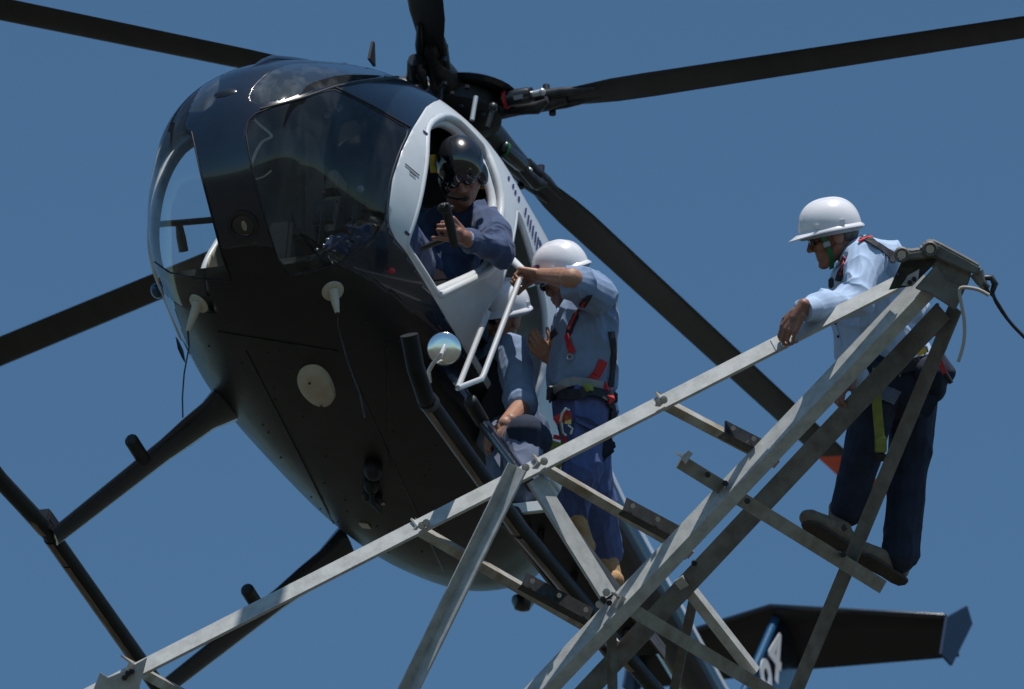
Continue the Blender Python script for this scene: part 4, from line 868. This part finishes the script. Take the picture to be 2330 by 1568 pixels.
MB().tube([q2(2146, 783, -.2), q2(2156, 786, -.2)], .022, 10).build('harness_buckle', 'webdark', r2, 40, O2)
MB().tube([q2(2140, 830, -.2), q2(2165, 872, -.2)], .010, 8).build('tool_handle', 'black', r2, 50, O2)
st_ = MB(); st_.ribbon([q2(1997, 838, -.22), q2(1992, 880, -.23), q2(1997, 940, -.22), q2(2001, 985, -.21), q2(2003, 1010, -.21)], RIGHT, .040, .008); lo2 = st_.build('lanyard', 'lime', r2, None, O2)
MB().box(q2(2004, 1012, -.22), RIGHT*.024, UPV*.032, FWD*.016).build('lanyard_tag', 'lime', lo2, None, O2, .004)
MB().box(q2(2004, 1040, -.215), RIGHT*.022, UPV*.018, FWD*.014).build('lanyard_end', 'black', lo2, None, O2, .006)
for pts, wd in (([(1948, 935), (1955, 905), (1978, 893)], .02), ([(1955, 920), (1990, 905), (2040, 915)], .035)): pass
pkt = strap(b2t, [(1952, 930), (1972, 905), (2010, 893), (2040, 905)], .06, .004, .006, D2-.1); pkt.build('pocket_patch', 'greycloth', r2, None, O2)

nf_ = nrm(nk2-hc2); MB().tube([nk2+nrm(np.cross(nf_, FWD))*.068*math.cos(t)+FWD*.066*math.sin(t)-nf_*(.0+.012*math.cos(t)) for t in np.linspace(0, 2*math.pi, 24)], .011, 6, False).build('collar', 'shirt', r2, 60, O2)
for cc_, fa_ in ((LWR, LEL), (RWR, REL)):
    t_ = nrm(cc_-fa_); MB().tube([cc_-t_*.065, cc_+t_*.006], [.048, .045], 20).build('cuff', 'shirt', r2, 60, O2)
sb_ = strap(b2, [(1898, 720), (1905, 750), (1914, 785)], .012, .003, .002, D2-.15); sb_.build('placket', 'shirt', r2, None, O2)
for x, y in ((1903, 735), (1909, 765)):
    p, n = hit(b2, x, y, .006)
    if p is not None: MB().ell(p, [RIGHT*.006, UPV*.006, FWD*.003], 8, 5).build('button', 'webdark', r2, 60, O2)
# ---- worker boarding the helicopter
D1 = 33.15
q1 = lambda x, y, dz=0: W(x, y, D1+dz)
r1 = thing('person', 'worker in mid blue shirt and red harness gripping the boarding rail beside the skid', 'person', q1(1340, 1320, .2)); O1 = np.array(r1.location)
sk1 = MB(); f1 = nrm(RIGHT*-.70+FWD*.66-UPV*.30); u1 = nrm(UPV*.93-RIGHT*.34); hc1 = q1(1284, 636, .24); nk1 = q1(1320, 688, .10); Ph1 = headp(sk1, hc1, f1, u1, nk1, .98)
LSH, LEL, LWR = q1(1362, 672, -.12), q1(1300, 634, -.30), hw(RD)+RIGHT*.075-UPV*.020-FWD*.07
RSH, REL, RWR = q1(1325, 680, .24), q1(1275, 810, .30), q1(1252, 815, .10)
sk1.cone(nk1, .06, q1(1345, 740, .06), .12); sk1.cone(q1(1345, 740, .06), .12, q1(1325, 900, .06), .115)
for a, b, c in ((LSH, LEL, LWR), (RSH, REL, RWR)): sk1.cone(q1(1345, 690, .06), .08, a, .06); sk1.cone(a, .052, b, .047); sk1.cone(b, .047, c, .031)
sk1.cone(LEL+(LWR-LEL)*.15, .047, LEL+(LWR-LEL)*.45, .043)
handp(sk1, LWR, nrm(RIGHT*-.9+UPV*.10+FWD*.2), nrm(-UPV*.8-FWD*.45-RIGHT*.2), -1, (55, 75, 50), 1.05)
handp(sk1, RWR, nrm(RIGHT*-.55+UPV*.55-FWD*.3), nrm(RIGHT*.2+UPV*.2+FWD*.9), -1, (35, 55, 40), 1.0)
HL, KL, AL = q1(1330, 930, -.02), q1(1318, 1085, -.10), q1(1306, 1185, 0.0); HRr, KR, AR = q1(1325, 930, .16), q1(1348, 1110, .16), q1(1382, 1280, .30)
for a, b, c in ((HL, KL, AL), (HRr, KR, AR)): sk1.cone(a, .085, b, .058); sk1.cone(b, .058, c, .042)
blob('body', sk1, VOX, 'skin', r1, O1, 2)
st1 = MB(); st1.cone(q1(1338, 725, .04), .135, q1(1322, 855, .05), .135); st1.cone(LSH+FWD*.04, .078, RSH, .08); st1.cone(q1(1368, 680, .02), .075, q1(1352, 860, .06), .105); st1.cone(q1(1300, 735, .10), .09, q1(1288, 870, .10), .095)
st1.cone(LSH, .082, LSH+(LEL-LSH)*.75, .070); st1.cone(LSH+(LEL-LSH)*.62, .074, LSH+(LEL-LSH)*.72, .074); st1.cone(RSH, .08, RSH+(REL-RSH)*.7, .068); st1.cone(nk1-RIGHT*.01, .062, q1(1335, 690, .05), .08)
sh1 = blob('shirt', st1, VOX, 'shirt2', r1, O1, 3, .030, 13, 8); b1 = bvh_of(sh1, O1)
tr1 = MB(); tr1.cone(q1(1322, 880, .06), .132, q1(1328, 925, .06), .145); tr1.cone(HL, .115, KL, .085); tr1.cone(KL, .085, q1(1306, 1168, -.04), .072); tr1.cone(HRr, .115, KR, .088); tr1.cone(KR, .088, q1(1380, 1256, .28), .074)
tz1 = blob('trousers', tr1, VOX, 'jean', r1, O1, 3, .020, 15, 8); b1t = bvh_of(tz1, O1)
for a, t, s_ in ((q1(1318, 1216, -.06), RIGHT*-.35+FWD*.85-UPV*.12, RIGHT*.22-UPV), (q1(1386, 1300, .24), RIGHT*-.25+FWD*.6-UPV*.25, -UPV)):
    m_, so_ = shoe_(a, t, s_, L=1.12); bo = blob('boot', m_, .006, 'boot', r1, O1, 3, .005, 41, 14); so_.build('sole', 'sole', bo, 40, O1)
    t_, d_ = nrm(t), nrm(s_); d_ = nrm(d_-t_*(t_@d_)); z_ = np.cross(d_, t_)
    for k in range(3): MB().tube([a+t_*(.052+.022*k)+d_*(.012+.016*k)-z_*.022, a+t_*(.060+.022*k)+d_*(.006+.016*k), a+t_*(.052+.022*k)+d_*(.012+.016*k)+z_*.022], .0045, 6).build('lace', 'sole', bo, 60, O1)
hh1, hf1 = hardhat(r1, O1, hc1+u1*.046, nrm(f1+u1*.05), u1)
dec = MB(); E_ = [hf1(math.radians(72)+.20*math.cos(t)*1.1, .33+.10*math.sin(t), .0035) for t in np.linspace(0, 2*math.pi, 20, endpoint=False)]; dec.add(E_+[hf1(math.radians(72), .33, .006)], [(i, (i+1) % 20, 20) for i in range(20)]); dec.build('emblem', 'decal', hh1, None, O1)
dec = MB(); E_ = [hf1(math.radians(72)+.13*math.cos(t)*1.1, .33+.035*math.sin(t), .005) for t in np.linspace(0, 2*math.pi, 20, endpoint=False)]; dec.add(E_+[hf1(math.radians(72), .33, .0075)], [(i, (i+1) % 20, 20) for i in range(20)]); dec.build('emblem_stripe', 'decalred', hh1, None, O1)
hr = MB(); hr.ell(Ph1(-.028, 0, -.012), [f1*.078, np.cross(u1, f1)*.078, u1*.055], 18, 12); blob('hair', hr, .006, 'hair', r1, O1, 1)
glasses(r1, O1, Ph1)
strap(b1, [(1340, 672), (1318, 705), (1300, 742), (1290, 772)], .030, .004, .004, D1-.1).build('harness_strap', 'webdark', r1, None, O1)
strap(b1, [(1330, 684), (1310, 720), (1296, 752)], .010, .004, .008, D1-.1).build('harness_piping', 'red', r1, None, O1)
strap(b1, [(1293, 760), (1298, 785), (1303, 803)], .030, .005, .009, D1-.1).build('harness_strap', 'red', r1, None, O1)
MB().tube(circ(hit(b1, 1299, 812, .014)[0], FWD, .012, 14)+[circ(hit(b1, 1299, 812, .014)[0], FWD, .012, 14)[0]], .004, 6, False).build('harness_ring', 'steel', r1, 60, O1)
strap(b1, [(1268, 752), (1252, 770), (1246, 800)], .028, .005, .006, D1-.02).build('harness_strap', 'webdark', r1, None, O1)
strap(b1, [(1390, 755), (1396, 800), (1392, 850), (1388, 880)], .03, .005, .005, D1).build('harness_strap', 'webdark', r1, None, O1)
strap(b1, [(1372, 820), (1360, 845), (1346, 866)], .042, .005, .006, D1-.1).build('harness_strap', 'red', r1, None, O1)
strap(b1, [(1256, 884), (1280, 874), (1310, 866), (1340, 870), (1366, 878)], .036, .010, .020, D1-.1).build('tool_belt', 'webgrey', r1, None, O1)
strap(b1t, [(1244, 895), (1262, 897), (1270, 890)], .055, .010, .013, D1-.1).build('belt_pad', 'webdark', r1, None, O1)
strap(b1t, [(1250, 905), (1300, 900), (1345, 897), (1392, 905)], .045, .008, .020, D1-.1).build('harness_belt', 'webdark', r1, None, O1)
strap(b1t, [(1320, 892), (1346, 890)], .032, .010, .028, D1-.1).build('belt_tag', 'lime', r1, None, O1)
strap(b1t, [(1366, 878), (1378, 896), (1384, 912)], .040, .016, .016, D1-.08).build('belt_pouch', 'red', r1, None, O1)
strap(b1t, [(1376, 900), (1390, 925), (1392, 960)], .035, .010, .010, D1-.05).build('harness_strap', 'webdark', r1, None, O1)
MB().box(q1(1398, 905, -.02), RIGHT*.014, UPV*.022, FWD*.015).build('harness_buckle', 'webdark', r1, None, O1, .004)
car = MB(); cp = [q1(1275, 960, -.18), q1(1280, 940, -.18), q1(1288, 930, -.18), q1(1296, 934, -.18)]; car.tube(cp, .007, 8); car.tube([q1(1276, 962, -.19), q1(1280, 985, -.19), q1(1288, 992, -.19)], .008, 8); car.tube([q1(1292, 968, -.2), q1(1302, 975, -.2), q1(1298, 988, -.2)], .006, 8); car.build('carabiner', 'steel', r1, 60, O1)
for pts, m_, wd in (([(1262, 958), (1280, 950), (1300, 944)], 'red', .036), ([(1294, 945), (1292, 965)], 'amber', .026), ([(1268, 990), (1266, 1000)], 'red', .03), ([(1285, 992), (1283, 1005)], 'red', .018)):
    MB().ribbon([q1(x, y, -.17) for x, y in pts], UPV if m_ == 'red' and wd > .03 else RIGHT, wd, .014).build('harness_tag', m_, r1, None, O1)
for xs, wd in (((1266, 1005, 1240, 1080), .042), ((1286, 1006, 1262, 1080), .030)):
    x0, y0, x1, y1 = xs; MB().ribbon([q1(x0, y0, -.16), q1((x0+x1)/2, (y0+y1)/2, -.17), q1(x1, y1, -.16)], RIGHT, wd, .012).build('lanyard', 'lime', r1, None, O1)
fl1 = MB(); fl1.prism([q1(1308, 958, -.12), q1(1350, 968, -.14), q1(1398, 1000, -.06), q1(1403, 1024, -.04), q1(1372, 1050, -.06), q1(1352, 1100, -.08), q1(1340, 1080, -.12), q1(1322, 1000, -.14)], FWD*.05); fl1.build('tool_bag', 'navycloth', r1, 40, O1, .012)
fl1 = MB(); fl1.prism([q1(1305, 944, -.15), q1(1340, 952, -.16), q1(1388, 985, -.10), q1(1380, 996, -.10), q1(1340, 975, -.16), q1(1308, 962, -.15)], FWD*.02); fl1.build('bag_flap', 'jean', r1, 40, O1, .005)

# ---- pilot
def hpy(x, y, Y): return hw(hp(x, y, AY, Y))
pc = hp(1056, 372, AY, .36); r3 = thing('person', 'pilot in dark blue overalls and a black helmet leaning out of the front doorway', 'person', hw([.85, .36, -1.45])); O3 = np.array(r3.location)
hd = lambda v: HN@np.asarray(v, float)
f3 = nrm(-FWD*.85-RIGHT*.02-UPV*.45); u3 = nrm(UPV*.85-FWD*.3-RIGHT*.22); hc3 = hw(hp(1050, 394, AY, .60)); sk3 = MB()
LSH, LEL = hpy(1108, 502, .62), hpy(1140, 576, .80); LWR = hpy(1054, 540, .74); RSH, REL, RWR = hpy(972, 505, .36), hpy(950, 570, .34), hpy(985, 610, .46)
nk3 = hpy(1044, 468, .50); CH = hpy(1040, 560, .46); PV = hw([.78, .36, -1.45]); Ph3 = headp(sk3, hc3, f3, u3, nk3, 1.0)
sk3.cone(nk3, .06, CH, .11); sk3.cone(CH, .11, PV, .11)
for a, b, c in ((LSH, LEL, LWR), (RSH, REL, RWR)): sk3.cone(nk3+(CH-nk3)*.5, .08, a, .06); sk3.cone(a, .052, b, .045); sk3.cone(b, .045, c, .032)
handp(sk3, LWR, nrm(RIGHT*-.60+UPV*.55-FWD*.40), nrm(RIGHT*-.5-UPV*.2+FWD*.75), 1, (72, 88, 60), 1.04)
handp(sk3, RWR, nrm(RIGHT*.3-UPV*.6-FWD*.6), nrm(-UPV-FWD*.2), 1, (30, 40, 30), 1.0)
KN = [hw([1.25, .24, -1.40]), hw([1.25, .46, -1.42])]; AN = [hw([1.42, .24, -1.54]), hw([1.36, .40, -1.54])]
for a, b in zip(KN, AN): sk3.cone(PV, .09, a, .058); sk3.cone(a, .055, b, .04)
blob('body', sk3, VOX, 'skintan', r3, O3, 2)
ov = MB(); ov.cone(nk3+(CH-nk3)*.75, .11, CH+(PV-CH)*.4, .15); ov.cone(CH+(PV-CH)*.4, .15, PV, .15); ov.cone(LSH, .072, RSH, .072); ov.cone(LSH, .078, LEL, .064); ov.cone(LEL, .064, LWR+(LEL-LWR)*.18, .050); ov.cone(RSH, .072, REL, .066); ov.cone(REL, .07, RWR, .05); ov.cone(nk3-UPV*.03, .066, CH, .11)
for a, b in zip(KN, AN): ov.cone(PV, .11, a, .08); ov.cone(a, .08, b, .065)
ovo = blob('overalls', ov, VOX, 'overall', r3, O3, 3, .032, 23, 9)
for b in AN: m_, so_ = shoe_(b-hd(AZ)*.02, hd(AX), -hd(AZ)); bo = blob('boot', m_, .007, 'sole', r3, O3, 3); so_.build('sole', 'sole', bo, 40, O3)
s3 = np.cross(u3, f3); hel = MB(); hel.ell(hc3+u3*.045-f3*.014, [f3*.120, s3*.104, u3*.106], 28, 20)
for q in (-1, 1): hel.ell(hc3+s3*q*.080-f3*.015-u3*.025, [f3*.045, s3*.03, u3*.055], 14, 10)
heo = blob('flight_helmet', hel, .006, 'helmetblack', r3, O3, 3)
vs = MB(); V = []
for i in range(9):
    for j in range(17): e = -.28+1.0*i/8; a = -.95+1.9*j/16; V.append(hc3+u3*.045-f3*.014+f3*.130*math.cos(a)*math.cos(e)+s3*.110*math.sin(a)*math.cos(e)+u3*.114*math.sin(e))
vs.add(V, [(i*17+j, i*17+j+1, i*17+18+j, i*17+17+j) for i in range(8) for j in range(16)]); vs.build('helmet_visor', 'lens', heo, 60, O3)
glasses(r3, O3, Ph3)
MB().tube([Ph3(.0, -.10, -.03), Ph3(.07, -.085, -.055), Ph3(.105, -.03, -.065), Ph3(.112, .0, -.065)], .005, 6).build('boom_microphone', 'black', r3, 60, O3)
MB().ell(Ph3(.114, .004, -.065), [f3*.010, s3*.018, u3*.010], 10, 6).build('microphone_foam', 'black', r3, 60, O3)
for x, y, dx, dy in ((989, 376, 2, 24), (1108, 412, -8, 26)): MB().ribbon([hpy(x-dx, y-dy, .50), hpy(x, y, .50), hpy(x+dx, y+dy*.6, .51)], RIGHT, .042, .012).build('life_vest', 'yellow', r3, None, O3)
MB().tube([LWR+(LEL-LWR)*.06, LWR+(LEL-LWR)*.12], .035, 16).build('wrist_watch', 'alu', r3, 60, O3)
sg_ = MB(); sg_.tube([hpy(1035, 560, .76), hpy(1024, 510, .77), hpy(1016, 478, .78)], [.018, .021, .02], 10); sg_.ell(hpy(1012, 474, .78), [RIGHT*.030, UPV*.024, FWD*.03], 12, 8)
for x, y in ((1006, 468), (1018, 466), (1028, 472)): sg_.ell(hpy(x, y, .80), [RIGHT*.010, UPV*.010, FWD*.03], 8, 6)
tag(sg_.build('cyclic_grip', 'black', None, 60), 'black control grip held in the pilot fist at the doorway', 'control grip')

# ---- passenger seated in the rear doorway
r4 = thing('person', 'seated passenger in a blue shirt and white hard hat inside the rear doorway', 'person', hw([.35, .6, -1.85])); O4 = np.array(r4.location)
f4 = nrm(-FWD*.72-RIGHT*.60-UPV*.10); u4 = nrm(UPV*.95+RIGHT*.12+FWD*.05); hc4 = hpy(1140, 724, .57); sk4 = MB(); nk4 = hpy(1142, 782, .57); Ph4 = headp(sk4, hc4, f4, u4, nk4, 1.0)
LSH, LEL, LWR = hpy(1166, 800, .70), hpy(1188, 925, .78), hpy(1150, 965, .80); RSH, REL, RWR = hpy(1108, 805, .42), hpy(1098, 900, .42), hpy(1115, 960, .50)
PV = hpy(1165, 985, .60); CH = hpy(1140, 855, .59)
sk4.cone(nk4, .06, CH, .11); sk4.cone(CH, .11, PV, .11)
for a, b, c in ((LSH, LEL, LWR), (RSH, REL, RWR)): sk4.cone(nk4+(CH-nk4)*.4, .07, a, .058); sk4.cone(a, .05, b, .045); sk4.cone(b, .045, c, .033)
handp(sk4, LWR, nrm(RIGHT*-.7-UPV*.6-FWD*.2), nrm(-UPV+FWD*.3), 1, (30, 45, 30)); handp(sk4, RWR, nrm(RIGHT*.6-UPV*.6), nrm(-UPV-FWD*.3), -1, (30, 45, 30))
K4 = [hpy(1196, 1005, .90), hpy(1150, 1012, .76)]; A4 = [hpy(1185, 1130, .92), hpy(1150, 1120, .80)]
for a, b in zip(K4, A4): sk4.cone(PV, .09, a, .06); sk4.cone(a, .058, b, .042)
blob('body', sk4, VOX, 'skin', r4, O4, 2)
st4 = MB(); st4.cone(nk4+(CH-nk4)*.5, .11, CH, .13); st4.cone(CH, .13, PV, .13); st4.cone(LSH, .075, RSH, .075); st4.cone(LSH, .078, LEL+(LSH-LEL)*.12, .066); st4.cone(LEL+(LSH-LEL)*.14, .072, LEL+(LSH-LEL)*.06, .070); st4.cone(RSH, .076, REL, .064)
sh4 = blob('shirt', st4, VOX, 'shirt2', r4, O4, 4, .013, 33, 8)
tr4 = MB(); tr4.cone(PV-RIGHT*.03, .12, PV+RIGHT*.03, .12)
for a, b in zip(K4, A4): tr4.cone(PV, .11, a, .092); tr4.cone(a, .092, b+UPV*.03, .072)
blob('trousers', tr4, VOX, 'greycloth', r4, O4, 4, .012, 35, 7)
kp = MB(); kp.cone(K4[0]+UPV*.03-FWD*.03, .085, K4[0]-UPV*.10-FWD*.05, .07); kp.cone(K4[0]+RIGHT*.03, .085, K4[0]-UPV*.1, .075); blob('knee_shade', kp, .007, 'navycloth', r4, O4, 4)  # shaded side of the knee, modelled as a navy cap over the trousers
for b in A4: m_, so_ = shoe_(b-UPV*.03, nrm(-FWD*.8-RIGHT*.3+UPV*.1), -UPV); bo = blob('boot', m_, .007, 'sole', r4, O4, 3); so_.build('sole', 'sole', bo, 40, O4)
hardhat(r4, O4, hc4+u4*.048, nrm(f4-u4*.05), u4); glasses(r4, O4, Ph4)
hm4 = MB(); hm4.cone(CH-FWD*.05-RIGHT*.02, .10, CH-UPV*.14-FWD*.06-RIGHT*.02, .10); blob('harness_vest', hm4, .008, 'webdark', r4, O4, 3, .006, 37, 9)
